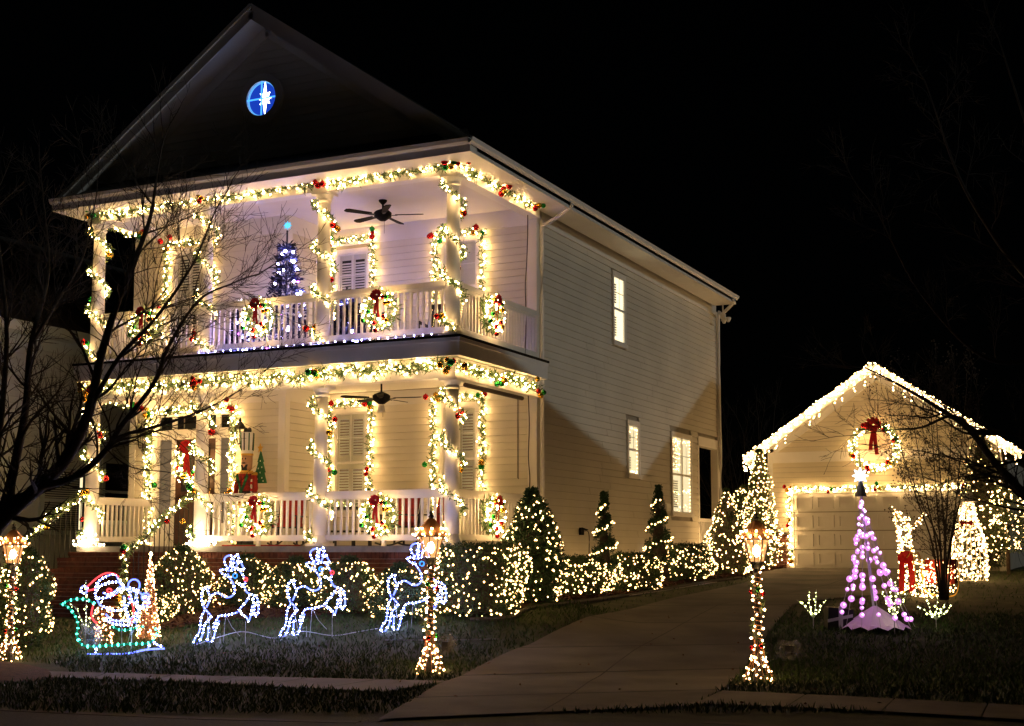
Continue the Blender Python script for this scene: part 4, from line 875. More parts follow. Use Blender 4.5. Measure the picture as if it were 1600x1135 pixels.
# gold wire cone tree
p = G(232, 1000); H = 1.28*((p-CAM)@FH)/20.5; ct = thing('cone_tree', 'slim gold wire cone tree with small amber lights by the steps', 'light figure', p)
wr = MB(); C = []
for k in range(14): a = 2*math.pi*k/14; wr.tube([p+np.array([.17*math.cos(a), .17*math.sin(a), .02]), p+UZ*H], .0045, 4)
for k in range(40): f = k/40; wr.tube([p+np.array([.17*(1-f)*math.cos(a), .17*(1-f)*math.sin(a), H*f+.02]) for a in np.linspace(0, 6.28, 11)], .004, 4, False)
for k in range(190): f = RNG.uniform()**1.5; a = RNG.uniform(0, 6.28); C.append(p+np.array([.18*(1-f)*math.cos(a), .18*(1-f)*math.sin(a), H*f+.03]))
part('frame', wr, 'copper', ct, 'stuff'); bulbs(ct, np.array(C), .011, 'amber', jit=.5); bulbs(ct, np.array([p+UZ*H]), .03, 'warm', 'tip_bulb')
# twig lights
def twigs(label, px, py, h, n, spread, seed):
    p = G(px, py); r = random.Random(seed); t = thing('twig_light', label, 'garden light', p, 'staked twig lights on the lawn'); mb = MB(); C = []
    mb.tube([p-UZ*.05, p+UZ*h*.35], .008, 5)
    for i in range(n):
        a = (i-(n-1)/2)/max(1, (n-1)/2); tip = p + RV*(spread*a) + FH*r.uniform(-.15, .15) + UZ*h*(1-.28*abs(a)-r.uniform(0, .08)); mid = p+RV*spread*.62*a+UZ*h*.52+FH*r.uniform(-.05, .05)
        S = smoothline([p+UZ*h*.25, mid, tip], 5); mb.tube(S, .005, 4); C += list(polyline(S, .055)[1:])
    part('stem', mb, 'wcable', t); C = np.array(C)+RNG.normal(size=(len(C), 3))*.012; bulbs(t, C, .012, 'twig', jit=.5); return t
twigs('staked twig light left of the rope light sleigh', 133, 1013, 1.02, 3, .22, 1); twigs('staked twig light in the lawn right of the driveway', 1271, 985, .72, 4, .22, 2)
twigs('staked twig light in front of the bare shrub, right lawn', 1463, 983, .56, 5, .30, 3); twigs('staked twig light in front of the pink ball tree', 1398, 992, .95, 4, .20, 4)
twigs('staked twig light right beside the sleigh rider', 205, 1018, .95, 3, .15, 5)
# copper lit gift box beside sleigh, bags and gift boxes
p = G(162, 1008); t = thing('light_gift_box', 'copper mesh gift box with small lights behind the sleigh', 'light figure', p); mb = MB(); C = []
for a in range(7):
    for b in range(9): mb.tube([p+RV*(.26*a/6-.13)+UZ*.02, p+RV*(.26*a/6-.13)+UZ*.55], .003, 4) if b == 0 else mb.tube([p+RV*-.13+UZ*(.55*b/8), p+RV*.13+UZ*(.55*b/8)], .003, 4)
    mb.tube([p+RV*-.13+FH*.25*a/6+UZ*.55, p+RV*.13+FH*.25*a/6+UZ*.55], .003, 4)
for _ in range(70): C.append(p+RV*RNG.uniform(-.14, .14)+UZ*RNG.uniform(.02, .56)-FH*.01)
part('frame', mb, 'copper', t, 'stuff'); bulbs(t, np.array(C), .011, 'amber', jit=.5)
def bag(label, p, w, h, seed):
    r = np.random.default_rng(seed); v = []; k = 12; n = 7
    for i in range(n):
        f = i/(n-1); q = w*(.5-.08*math.cos(3*f*3)) * (1 if i < n-1 else .55)
        for j in range(k): a = 2*math.pi*j/k; v.append(p+RV*q*math.cos(a)*(1+.16*r.normal())+FH*q*.6*math.sin(a)*(1+.16*r.normal())+UZ*(h*f+.03*r.normal()*(f > 0)))
    f = [(i*k+j, i*k+(j+1) % k, (i+1)*k+(j+1) % k, (i+1)*k+j) for i in range(n-1) for j in range(k)] + [tuple(range((n-1)*k, n*k))]
    t = thing('plastic_bag', label, 'bag', p); part('bag_skin', MB().add(v, f), 'plastic', t); part('plug', MB().box(p[0]-.05, p[1]-.04, p[2]+.05, p[0]+.05, p[1]+.03, p[2]+.2), 'iron', t)
bag('clear plastic bag over a plug right of the middle lamp post', G(697, 1026), .26, .30, 1); bag('clear plastic bag over a plug right of the right lamp post', G(1234, 1032), .34, .24, 2)
bag('pale plastic bag over a plug at the back of the sleigh', G(141, 1014), .30, .36, 3)
p = G(1313, 985); t = thing('dark_gift_box', 'dark crumpled gift wrapped box with pale ribbon left of the pink tree', 'box', p)
part('box', MB().poly([p+RV*-.2+UZ*.0, p+RV*.2, p+RV*.22+UZ*.32, p+RV*-.18+UZ*.36], FH*.3), 'iron', t); part('ribbon', MB().poly([p+RV*-.03-FH*.012, p+RV*.04-FH*.012, p+RV*.05+UZ*.37-FH*.012, p+RV*-.02+UZ*.37-FH*.012], FH*-.004).poly([p+RV*-.2+UZ*.12-FH*.017, p+RV*.2+UZ*.2-FH*.017, p+RV*.2+UZ*.25-FH*.017, p+RV*-.2+UZ*.17-FH*.017], FH*-.004), 'wcable', t)
# ------------------------------------------------------------------ lamp posts
def lamp_post():
    t = thing('lamp_post', '', 'lamp post', (0, 0, 0), 'light wrapped lamp posts by the street')
    part('post', MB().lathe([(.085, 0), (.08, .1), (.05, .16), (.042, 1.55), (.06, 1.58), (.05, 1.64), (.10, 1.72)], (0, 0, 0), 12), 'iron', t)
    ln = part('lantern', MB().lathe([(.10, 1.72), (.12, 1.74), (.10, 1.75)], (0, 0, 0), 8).lathe([(.19, 2.06), (.21, 2.072), (.18, 2.079)], (0, 0, 0), 8), 'iron', t)
    for k in range(8): a = 2*math.pi*k/8; part('lantern_bar', MB().tube([(.11*math.cos(a), .11*math.sin(a), 1.74), (.185*math.cos(a), .185*math.sin(a), 2.07)], .008, 5), 'iron', ln)
    part('pane', MB().lathe([(.105, 1.75), (.178, 2.06)], (0, 0, 0), 8), 'lampglass', ln); part('lamp_bulb', MB().ball((0, 0, 1.9), .06, 12, 8, 1.5), 'lampb', ln, smooth=True)
    rf = MB().lathe([(.29, 2.08), (.23, 2.14), (.14, 2.24), (.05, 2.34)], (0, 0, 0), 8); part('roof', rf, 'copper', ln)
    part('finial', MB().lathe([(.05, 2.33), (.028, 2.345), (.045, 2.37), (.02, 2.40), (.03, 2.43), (.004, 2.47)], (0, 0, 0), 8), 'iron', ln)
    sc = MB()
    for k in range(8):
        a = 2*math.pi*k/8+.39; sc.tube([(.24*math.cos(a)+.03*math.cos(q)*math.cos(a), .24*math.sin(a)+.03*math.cos(q)*math.sin(a), 2.09+.03*math.sin(q)) for q in np.linspace(0, 5, 7)], .007, 4)
    part('scroll', sc, 'iron', ln)
    C = []; W = MB()
    for k in range(14): # wire wrap over the lantern
        a = 2*math.pi*k/14; L = smoothline([(.05*math.cos(a), .05*math.sin(a), 2.32), (.21*math.cos(a+.2), .21*math.sin(a+.2), 2.15), (.25*math.cos(a+.4), .25*math.sin(a+.4), 2.08), (.16*math.cos(a+.6), .16*math.sin(a+.6), 1.95), (.12*math.cos(a+.8), .12*math.sin(a+.8), 1.74)], 3); W.tube(L, .003, 4)
        C += [L[i] for i in RNG.integers(2, len(L), 2)]
    C += [(.28*math.cos(2*math.pi*k/13), .28*math.sin(2*math.pi*k/13), 2.10) for k in range(14)]
    C0 = [(.2*math.cos(2*math.pi*k/9), .2*math.sin(2*math.pi*k/9), 2.185) for k in range(9)]
    for i in range(44): C.append(((.07 if i % 3 else .1)*math.cos(i*2.4), .07*math.sin(i*2.4), 1.66-i*.034))
    for k in range(14):
        a = 2*math.pi*k/14; W.tube([(.06*math.cos(a), .06*math.sin(a), .62), (.09*math.cos(a), .09*math.sin(a), .35), (.24*math.cos(a), .24*math.sin(a), .02)], .003, 4)
        for f in (.05, .3, .62): C.append(((.22-.2*f*.8)*math.cos(a+RNG.normal()*.2), (.22-.2*f*.8)*math.sin(a), .03+.5*f+RNG.normal()*.03))
    n = 150; S = [(.055*math.cos(q*1.0), .055*math.sin(q), 1.62-1.0*q/(6.283*16)) for q in np.linspace(0, 6.283*16, n)]; W.tube(S, .003, 4)
    part('string_wire', W, 'copper', t, 'stuff'); bulbs(t, np.array(C), .0145, 'amber', jit=.45); bulbs(t, np.array(C[14*3:14*3+44:2] + C0)*np.array([1.15, 1.15, 1]), .016, 'warm')
    P = [(.085*math.cos(q), .085*math.sin(q), 1.72-q*.105) for q in np.linspace(0, 13, 40)]; greenery(t, P, .05, 160, .09)
    for z in (1.28, .5): 
        for k in range(3): a = k*2.1+z*5; part('ornament', MB().ball((.1*math.cos(a), .1*math.sin(a), z+.03*k), .035, 10, 6), ORN[k], t, smooth=True)
    return t
lp = lamp_post()
for i, (px, py, lab) in enumerate(((14, 1033, 'lit lamp post at the left edge, before a round shrub'), (672, 1052, 'lit lamp post in front of the porch corner hedge'), (1186, 1067, 'lit lamp post on the right edge of the driveway'))):
    p = G(px, py); s = ((p-CAM)@FH)/FPX*(250 if i == 1 else 262 if i == 2 else 212)/2.47
    o = lp if i == 0 else dup(lp, p, .4*i); o.location = tuple(p); o.rotation_euler = (0, 0, .4*i); o.scale = (s,)*3; o['label'] = lab
# ------------------------------------------------------------------ pink ball tree
p = G(1368, 985); D0 = (p-CAM)@FH; s = D0/FPX; pt_ = thing('pink_ball_tree', 'pole tree of pink glowing balls with white star above pink skirt', 'light tree', p)
Ht = 212*s; tipx = RV*(-19*s); top = p+UZ*Ht+tipx*.9
part('pole', MB().tube([p, p+UZ*.12+RV*0, top], .02, 8), 'wcable', pt_); part('cap', MB().lathe([(.10, 0), (.02, .26)], top-UZ*.06, 10), 'deck', pt_)
skv = []; k = 12
for rr, h, w in ((.03, .38, 0), (.22, .26, 0), (.45, .10, 0), (.56, .02, .05)):
    for j in range(k*2): a = math.pi*j/k; q = rr*(1 if j % 2 == 0 else .90); skv.append(p+np.array([q*math.cos(a), q*math.sin(a), h+(w if j % 2 else 0)]))
k2 = 24; part('skirt', MB().add(skv, [(i*k2+j, i*k2+(j+1) % k2, (i+1)*k2+(j+1) % k2, (i+1)*k2+j) for i in range(3) for j in range(k2)]), 'skirt', pt_)
wr = MB(); hot = []
for i in range(13):
    a = 2*math.pi*i/13+.2; b = p+np.array([.60*math.cos(a), .60*math.sin(a), .06]); q0 = top-UZ*.1; wr.tube(smoothline([q0, (q0+b)/2+np.array([-.05*math.cos(a), -.05*math.sin(a), -.03]), b], 5), .0035, 4)
    for f in np.arange(.06, .99, .105):
        f = min(.985, f+RNG.uniform(-.04, .04)); c = q0+(b-q0)*f+np.array([-.2*f*(1-f)*math.cos(a), -.2*f*(1-f)*math.sin(a), -.12*f*(1-f)]); r = RNG.choice([.034, .042, .052], p=[.35, .35, .3])*(.8 if f < .25 else 1)
        if RNG.uniform() < .82: part('globe', MB().ball(c, r, 12, 8), 'pink', pt_, smooth=True); hot.append(c-FH*r*.75+UZ*r*.2)  # bright spot put on each globe's camera side as its glowing core
part('string_wire', wr, 'wcable', pt_, 'stuff'); bulbs(pt_, np.array(hot), .021, 'pinkhot')
st = []; c = top+UZ*.27
for i in range(16): a = math.pi/2+i*math.pi/8; L = .13 if i % 2 == 0 else .065; st.append(c+RV*L*math.cos(a)+UZ*L*math.sin(a)-FH*.02)
part('star', MB().poly(st, FH*.04), 'star', pt_)
# ------------------------------------------------------------------ light figures on the right lawn
def fill_bulbs(t, fn, n, br, m): bulbs(t, np.array([fn() for _ in range(n)]), br, m, jit=.4)
def wirebox(mb, p, w, d, h, n=5):
    for i in range(n+1):
        f = i/n
        for (q, v) in ((-d/2, 0), (d/2, 0)): mb.tube([p+RV*(w*(f-.5))+FH*q, p+RV*(w*(f-.5))+FH*q+UZ*h], .006, 4); mb.tube([p+RV*-w/2+FH*q+UZ*h*f, p+RV*w/2+FH*q+UZ*h*f], .006, 4)
        for q in (-w/2, w/2): mb.tube([p+RV*q-FH*d/2+UZ*h*f, p+RV*q+FH*d/2+UZ*h*f], .006, 4)
    return mb
p = G(1413, 928); D0 = (p-CAM)@FH; s = D0/FPX
dg = thing('light_deer', 'tall warm lit wire deer with big red bow at its chest', 'light figure', p); L = {'neck': [(0, 0), (0, 60), (-8, 100), (-8, 128), (0, 118), (8, 105), (14, 60), (16, 0)], 'antler': [(6, 100), (18, 106), (26, 110), (34, 124)], 'antler2': [(-8, 112), (-12, 130)], 'body': [(14, 45), (30, 50), (60, 48), (66, 20), (64, 0)], 'leg': [(30, 48), (30, 0)], 'leg2': [(0, 20), (-2, 0)]}
C = []; mb = MB()
for nm, q in L.items():
    P = np.array([p+RV*a*s+UZ*b*s+FH*RNG.normal()*.02 for a, b in q]); S = smoothline(P, 4); mb.tube(S, .01, 5); C += list(polyline(S, .03))
C = np.array(C)+RNG.normal(size=(len(C), 3))*.03
N = np.array([p+RV*RNG.uniform(-8, 14)*s+UZ*RNG.uniform(0, 118)*s+FH*RNG.uniform(-.08, .08) for _ in range(200)])
part('frame', mb, 'gold', dg); bulbs(dg, np.vstack([C, N]), .016, 'shrubwarm')
bw = MB(); c = p+UZ*56*s-FH*.13
for k in range(8):
    a = 2*math.pi*k/8; e = RV*math.cos(a)+UZ*math.sin(a)*.8; f = -RV*math.sin(a)+UZ*math.cos(a); bw.add([c-f*.03, c+f*.03, c+e*.16+f*.06-FH*.04, c+e*.16-f*.06-FH*.04], [(0,1,2,3)])
for dx in (-.06, .07): bw.add([c+RV*(dx-.05), c+RV*(dx+.05), c+RV*(dx*1.6+.07)-UZ*.34-FH*.03, c+RV*(dx*1.6-.05)-UZ*.34-FH*.03], [(0,1,2,3)]); bw.add([c+RV*(dx*1.6-.05)-UZ*.34-FH*.03, c+RV*(dx*1.6+.07)-UZ*.34-FH*.03, c+RV*(dx*1.5+.06)-UZ*.66, c+RV*(dx*1.5-.05)-UZ*.70], [(0,1,2,3)])
part('bow', bw, 'red', dg)
p = G(1458, 935); t = thing('light_sled', 'warm lit wire sled loaded with a red gift on the right lawn', 'light figure', p); mb = MB(); s = ((p-CAM)@FH)/FPX
for q in (-.22, .22): mb.tube(smoothline([p+RV*x*s+UZ*z*s+FH*q for x, z in ((-34, 62), (-26, 70), (-22, 50), (-20, 20), (-5, 6), (25, 4), (34, 20), (34, 56), (28, 60))], 5), .012, 5)
part('frame', mb, 'gold', t); part('gift', MB().box(*(p+np.array([-.12, -.1, .28])), *(p+np.array([.42, .25, .74]))), 'cloth', t)
fill_bulbs(t, lambda: p+RV*s*RNG.uniform(-26, 32)+UZ*s*RNG.uniform(2, 52)+FH*RNG.choice([-.24, .24]), 200, .016, 'shrubwarm'); fill_bulbs(t, lambda: p+np.array([RNG.uniform(-.12, .42), -.12, RNG.uniform(.3, .74)]), 30, .015, 'shrubwarm')
p = G(1516, 907); t = thing('light_figure', 'tall tapered figure packed with white lights beside the dark arborvitae', 'light figure', p); s = ((p-CAM)@FH)/FPX; mb = MB()
prof = [(.36, 0), (.40, .15), (.40, .5), (.34, .95), (.27, 1.25), (.17, 1.38), (.19, 1.55), (.15, 1.72), (.05, 1.82)]
for k in range(12): a = 2*math.pi*k/12; mb.tube([p+np.array([r*math.cos(a), r*math.sin(a), z]) for r, z in prof], .008, 4)
for r, z in prof[:-1]: mb.tube([p+np.array([r*math.cos(a), r*math.sin(a), z]) for a in np.linspace(0, 6.28, 13)], .008, 4, False)
part('frame', mb, 'white', t, 'stuff')
def sf():
    z = RNG.uniform(0, 1.8); r = np.interp(z, [q[1] for q in prof], [q[0] for q in prof]); a = RNG.uniform(0, 6.28); return p+np.array([r*math.cos(a), r*math.sin(a), z])
fill_bulbs(t, sf, 420, .021, 'shrubwarm'); part('hat', MB().lathe([(.05, 1.78), (.22, 1.79), (.22, 1.81), (.13, 1.82), (.12, 2.0), (.02, 2.01)], p, 14), 'white', t)
part('bow', MB().poly([p+np.array([-.13, -.30, 1.38]), p+np.array([.0, -.30, 1.32]), p+np.array([.13, -.30, 1.38]), p+np.array([.13, -.30, 1.24]), p+np.array([.0, -.30, 1.29]), p+np.array([-.13, -.30, 1.24])], (0, -.03, 0)), 'red', t)
# extension cords
def cord(label, pts, m='wcable', r=.006): solo('extension_cord', MB().tube(smoothline(pts, 6), r, 5), m, label, 'cord', 'extension cords')
cord('pale cord running between the light reindeer on the grass', [G(300, 1012)+UZ*.02, G(340, 1002)+UZ*.05, G(380, 994)+UZ*.06, G(430, 1000)+UZ*.02, G(470, 992)+UZ*.05, G(520, 996)+UZ*.02, G(560, 990)+UZ*.02, G(590, 986)+UZ*.03])
cord('pale cord lying along the side lawn towards the garage', [G(790, 966)+UZ*.02, G(830, 950)+UZ*.02, G(900, 943)+UZ*.02, G(960, 936)+UZ*.02, G(1040, 924)+UZ*.02, G(1120, 911)+UZ*.02])
cord('pale cord on the grass behind the middle lamp post', [G(600, 1003)+UZ*.02, G(690, 1003)+UZ*.02, G(780, 1001)+UZ*.02])
cord('brown cord hanging from the upper beam down the balcony corner', [(0.0, 2.95, 7.85), (.02, 2.9, 7.4), (0, 2.9, 6.9), (.01, 2.82, 6.5), (0, 2.86, 6.1), (.03, 2.8, 5.6), (.03, 2.75, 5.15)], 'cable', .011)
cord('brown cord hanging from the lower beam down the porch corner', [(.05, 2.85, 4.5), (.05, 2.9, 3.9), (.05, 2.86, 3.3), (.06, 2.9, 2.9), (.05, 2.86, 2.5)], 'cable', .011)
cord('dark cord from the outlet on the side wall to the hedge', [(.06, 5.4, 1.98), (.1, 5.6, 1.95), (.1, 5.62, 1.6), (.12, 5.55, 1.3)], 'cable', .009)
# ------------------------------------------------------------------ wall fittings
t = thing('outlet_box', 'small dark outlet box on the cream side wall', 'outlet', (.03, 5.36, 1.98)); part('cover', MB().box(.022, 5.28, 1.9, .07, 5.44, 2.04), 'bronze', t); part('flap', MB().beam((.07, 5.28, 2.04), (.12, 5.44, 2.0), .1, .012), 'bronze', t)
t = thing('meter_box', 'grey utility meter box on the side wall behind the wide spiral topiary', 'utility box', (.02, 9.9, 2.2)); part('box', MB().box(.022, 9.75, 1.95, .17, 10.05, 2.75), 'deck', t); part('conduit', MB().tube([(.09, 9.85, 1.0), (.09, 9.85, 1.95)], .03, 8), 'deck', t); part('lid', MB().box(.17, 10.02, 2.5, .22, 10.3, 2.66), 'white', t)
def wall_lantern(x, lab):
    t = thing('wall_lantern', lab, 'lantern', (x, YD-.02, 3.7), 'black wall lanterns beside the front door'); c = np.array([x, YD-.19, 3.62])
    part('bracket', MB().lathe([(.07, -.1), (.07, .06)], (x, YD-.07, 3.66), 10).tube(smoothline([(x, YD-.05, 3.62), (x, YD-.12, 3.52), (x, YD-.19, 3.60)], 4), .014, 6), 'iron', t)
    part('cage', MB().lathe([(.05, 0), (.055, .02)], c, 6).lathe([(.105, .30), (.12, .32)], c, 6).lathe([(.13, .315), (.07, .40), (.025, .44), (.03, .47), (.006, .52)], c, 6), 'iron', t)
    for k in range(6): a = 2*math.pi*k/6; part('bar', MB().tube([c+np.array([.052*math.cos(a), .052*math.sin(a), .02]), c+np.array([.105*math.cos(a), .105*math.sin(a), .31])], .007, 5), 'iron', t)
    part('pane', MB().lathe([(.048, .02), (.098, .305)], c, 6), 'glass', t)
wall_lantern(-7.88, 'black wall lantern left of the front door'); wall_lantern(-5.46, 'black wall lantern right of the front door')
# ------------------------------------------------------------------ porch fans, furniture, figures
def fan(label, c, drop, a0, light=False):
    c = np.array(c, float); t = thing('ceiling_fan', label, 'ceiling fan', c+UZ*drop, 'ceiling fans under the porch ceilings')
    part('downrod', MB().tube([c+UZ*.05, c+UZ*drop], .018, 8).lathe([(.03, -.02), (.075, .03), (.08, .06)], c+UZ*(drop-.06), 12), 'bronze', t)
    part('motor', MB().lathe([(.06, -.12), (.10, -.09), (.16, -.05), (.165, .03), (.13, .06), (.04, .10)], c, 20), 'bronze', t, smooth=True)
    for k in range(5):
        a = a0+2*math.pi*k/5; e = np.array([math.cos(a), math.sin(a), 0]); g = np.array([-math.sin(a), math.cos(a), .18]); q = c-UZ*.02
        b = part('blade', MB().poly([q+e*.24-g*.05, q+e*.70-g*.07, q+e*.76-g*.04, q+e*.76+g*.04, q+e*.70+g*.07, q+e*.24+g*.05], UZ*.012), 'bronze', t); part('blade_arm', MB().poly([q+e*.12-g*.02, q+e*.27-g*.035, q+e*.27+g*.035, q+e*.12+g*.02], UZ*-.01), 'iron', b)
    if light: part('light_shade', MB().lathe([(.05, -.14), (.075, -.26), (.07, -.27)], c, 12), 'shutter', t)
    part('pull_chain', MB().tube([c-UZ*.1+RV*.03, c-UZ*.36+RV*.03], .004, 4), 'bronze', t)
fan('dark ceiling fan hanging in the upper balcony', (-2.34, 1.6, 7.80), .27, .35); fan('dark ceiling fan with pale light shade in the lower porch', (-2.33, 1.6, 4.38), .35, .2, True)
t = thing('rolled_blind', 'brown rolled bamboo blind under the lower side beam', 'blind', (-.0, 1.5, 4.4)); part('roll', MB().tube([(-.0, .45, 4.36), (-.0, 2.7, 4.36)], .04, 8), 'cable', t); part('pull_cord', MB().tube([(-.0, 2.5, 4.34), (-.0, 2.5, 2.9), (.0, 2.54, 2.88), (-.0, 2.55, 4.34)], .006, 4), 'cable', t)
def rocker(label, p, rz, m, cushion=None, group='porch rocking chairs'):
    t = thing('rocking_chair', label, 'rocking chair', (0, 0, 0), group); w = .27
    for s_ in (-w, w):
        part('rocker', MB().tube(smoothline([(s_, -.42, .07), (s_, -.2, .03), (s_, .1, .03), (s_, .48, .12)], 4), .02, 6), m, t); part('front_leg', MB().tube([(s_, -.22, .04), (s_, -.24, .66)], .022, 6), m, t)
        part('back_post', MB().tube([(s_, .2, .05), (s_, .24, .42), (s_, .42, 1.15)], .022, 6), m, t); part('arm', MB().beam((s_, -.3, .67), (s_, .32, .66), .09, .025), m, t)
    part('seat', MB().box(-w, -.26, .40, w, .24, .43), m, t); part('top_rail', MB().beam((-w-.02, .41, 1.12), (w+.02, .41, 1.12), .03, .12), m, t)
    for k in range(7): x = -w+.07+k*(2*w-.14)/6; part('back_slat', MB().beam((x, .25, .46), (x, .405, 1.08), .045, .014, (0, 1, 0)), m, t)
    if cushion: part('seat_cushion', MB().box(-w+.02, -.25, .43, w-.02, .22, .51), cushion, t); part('back_cushion', MB().poly([(-w+.03, .21, .5), (w-.03, .21, .5), (w-.03, .37, 1.10), (-w+.03, .37, 1.10)], (0, -.07, .02)), cushion, t)
    t.location = tuple(p); t.rotation_euler = (0, 0, rz); t.scale = (.9, .9, .82); return t
def pz(px, py, y, z): q = hit(px, py, 1, y); return (q[0], y, z)
rocker('black rocking chair on the balcony right of the wreath', (-1.15, 1.5, F2), .15, 'iron'); rocker('black rocking chair on the balcony left of the right wreath', (-2.9, 1.8, F2), -.1, 'iron')
rocker('red cushioned chair on the lower porch behind the left wreath', (-4.0, 1.1, F1), .3, 'iron', 'cloth'); rocker('red cushioned chair on the lower porch behind the right wreath', (-1.75, 1.3, F1), -.1, 'iron', 'cloth'); rocker('red cushioned chair on the lower porch near the corner column', (-.95, 1.3, F1), -.2, 'iron', 'cloth')
t = thing('side_table', 'dark slatted table between the lower porch chairs', 'table', (-2.8, 1.2, F1)); part('tabletop', MB().box(-3.25, .85, F1+.66, -2.4, 1.5, F1+.70), 'iron', t)
for x in (-3.2, -2.45):
    for y in (.9, 1.45): part('leg', MB().box(x-.025, y-.025, F1, x+.025, y+.025, F1+.66), 'iron', t)
part('shelf', MB().box(-3.2, .9, F1+.25, -2.45, 1.45, F1+.28), 'iron', t)
t = thing('light_garland', 'small lit garland heaped on the lower porch table', 'garland', (-2.8, 1.2, F1+.72)); P = smoothline([(-3.2, 1.0, F1+.74), (-2.9, .9, F1+.76), (-2.6, 1.0, F1+.74), (-2.45, .92, F1+.74)], 4); greenery(t, P, .07, 200); bulbs(t, polyline(P, .035)+RNG.normal(size=(len(polyline(P, .035)), 3))*.04, .018, 'warm')
solo('door_mat', MB().box(-4.9, .35, F1+.001, -3.6, .95, F1+.025), 'cloth', 'red rug on the lower porch floor behind the railing', 'rug')
def tinsel_tree(label, c, h, r, nb_, starm):
    c = np.array(c, float); t = thing('tinsel_tree', label, 'artificial tree', c, 'dark tinsel trees with violet lights on the balcony'); B = []; D = []; C = []
    for tier in np.linspace(.06, .86, 11):
        rr = r*(1-tier)+.04
        for i in range(int(90+260*(1-tier))): a = RNG.uniform(0, 6.28); q = rr*RNG.uniform(.15, 1); B.append(c+np.array([q*math.cos(a), q*math.sin(a), h*tier+RNG.normal()*.035-q*.12])); D.append((math.cos(a), math.sin(a), .35))
        for i in range(max(3, int(nb_*(1-tier)/5.5))): a = RNG.uniform(0, 6.28); C.append(c+np.array([rr*1.0*math.cos(a), rr*1.0*math.sin(a), h*tier-.06+RNG.normal()*.02]))
    D = np.array(D)+RNG.normal(size=(len(D), 3))*.45; part('foliage', MB().blades(np.array(B), D, .13, .035), 'tinsel', t, 'stuff'); part('pole', MB().tube([c, c+UZ*h], .016, 6), 'iron', t)
    C = np.array(C); k = RNG.uniform(0, 1, len(C)) < .15; bulbs(t, C[~k], .03, 'purple', hi=True); bulbs(t, C[k], .030, 'magenta', 'magenta_bulbs', hi=True)
    if not starm: return
    s_ = []; q = c+UZ*(h+.1)
    for i in range(16): a = math.pi/2+i*math.pi/8; L = .085 if i % 2 == 0 else .04; s_.append(q+RV*L*math.cos(a)+UZ*L*math.sin(a))
    part('star', MB().poly(s_, FH*.03), starm, t)
q = hit(446, 520, 1, .85); tinsel_tree('tallest dark tinsel tree with violet lights and cyan star', (q[0], .85, F2), 2.40, .52, 46, 'cstar')
q = hit(541, 520, 1, .8); tinsel_tree('mid height dark tinsel tree beside the third balcony column', (q[0], .8, F2), 1.22, .34, 36, None)
q = hit(376, 520, 1, .7); tinsel_tree('shortest dark tinsel tree behind the left middle wreath', (q[0], .7, F2), .98, .28, 24, 'star')
C = np.array([(x, -.27+RNG.normal()*.01, F2+.03) for x in np.arange(-5.0, -.2, .17)]); t = thing('rope_string', 'violet string lights along the balcony floor edge', 'string lights', C[0]); bulbs(t, C, .014, 'purple'); part('wire', MB().tube(C, .006, 4), 'cable', t)
# toy soldier figure
p = np.array([-5.05, 1.25, F1]); t = thing('toy_soldier', 'life size painted toy soldier figure with striped drum major hat on porch', 'figure', p)
part('boot', MB().box(*(p+[-.17, -.16, 0]), *(p+[-.02, .12, .16])), 'iron', t); part('boot', MB().box(*(p+[.02, -.16, 0]), *(p+[.17, .12, .16])), 'iron', t)
part('leg', MB().lathe([(.08, .16), (.075, .5), (.09, .85)], p+[-.09, 0, 0], 10), 'white', t); part('leg', MB().lathe([(.08, .16), (.075, .5), (.09, .85)], p+[.09, 0, 0], 10), 'white', t)
co = part('coat', MB().lathe([(.24, .78), (.20, .95), (.19, 1.02), (.22, 1.25), (.20, 1.38), (.09, 1.43)], p, 16), 'cloth', t, smooth=True)
part('belt', MB().lathe([(.205, .97), (.205, 1.03)], p, 16), 'iron', co); part('sash', MB().poly([p+[-.2, -.2, 1.32], p+[-.13, -.2, 1.36], p+[.02, -.245, 1.06], p+[.15, -.2, 1.36], p+[.21, -.2, 1.30], p+[.02, -.25, .97]], (0, -.02, 0)), 'green', co)
part('trim_band', MB().lathe([(.215, 1.36), (.16, 1.42)], p, 16).lathe([(.245, .77), (.245, .81)], p, 16), 'gold', co)
for s_ in (-1, 1): a = part('arm', MB().tube([p+[s_*.24, 0, 1.34], p+[s_*.31, -.03, 1.08], p+[s_*.29, -.09, .86]], [.075, .065, .05], 8), 'cloth', t); part('epaulette', MB().lathe([(.085, 0), (.075, .045), (.03, .06)], p+[s_*.25, 0, 1.33], 10), 'gold', a); part('cuff', MB().lathe([(.065, 0), (.06, .08)], p+[s_*.29, -.08, .84], 10), 'white', a)
h_ = part('head', MB().lathe([(.10, 1.43), (.14, 1.47), (.145, 1.62), (.14, 1.72)], p, 16), 'skin', t, smooth=True)
part('beard', MB().poly([p+[-.10, -.13, 1.53], p+[.10, -.13, 1.53], p+[.06, -.15, 1.41], p+[-.06, -.15, 1.41]], (0, .06, 0)), 'iron', h_); part('eye', MB().ball(p+[-.05, -.135, 1.64], .018, 8, 6).ball(p+[.05, -.135, 1.64], .018, 8, 6), 'iron', h_); part('nose', MB().ball(p+[0, -.155, 1.59], .025, 8, 6), 'skin', h_); part('moustache', MB().poly([p+[-.09, -.15, 1.555], p+[0, -.155, 1.575], p+[.09, -.15, 1.555], p+[0, -.155, 1.545]], (0, .03, 0)), 'iron', h_)
ht = part('hat', MB().lathe([(.155, 1.70), (.16, 1.78), (.15, 1.80), (.17, 2.12), (.17, 2.14)], p, 16), 'white', t); part('hat_band', MB().lathe([(.164, 1.70), (.166, 1.74)], p, 16), 'gold', ht)
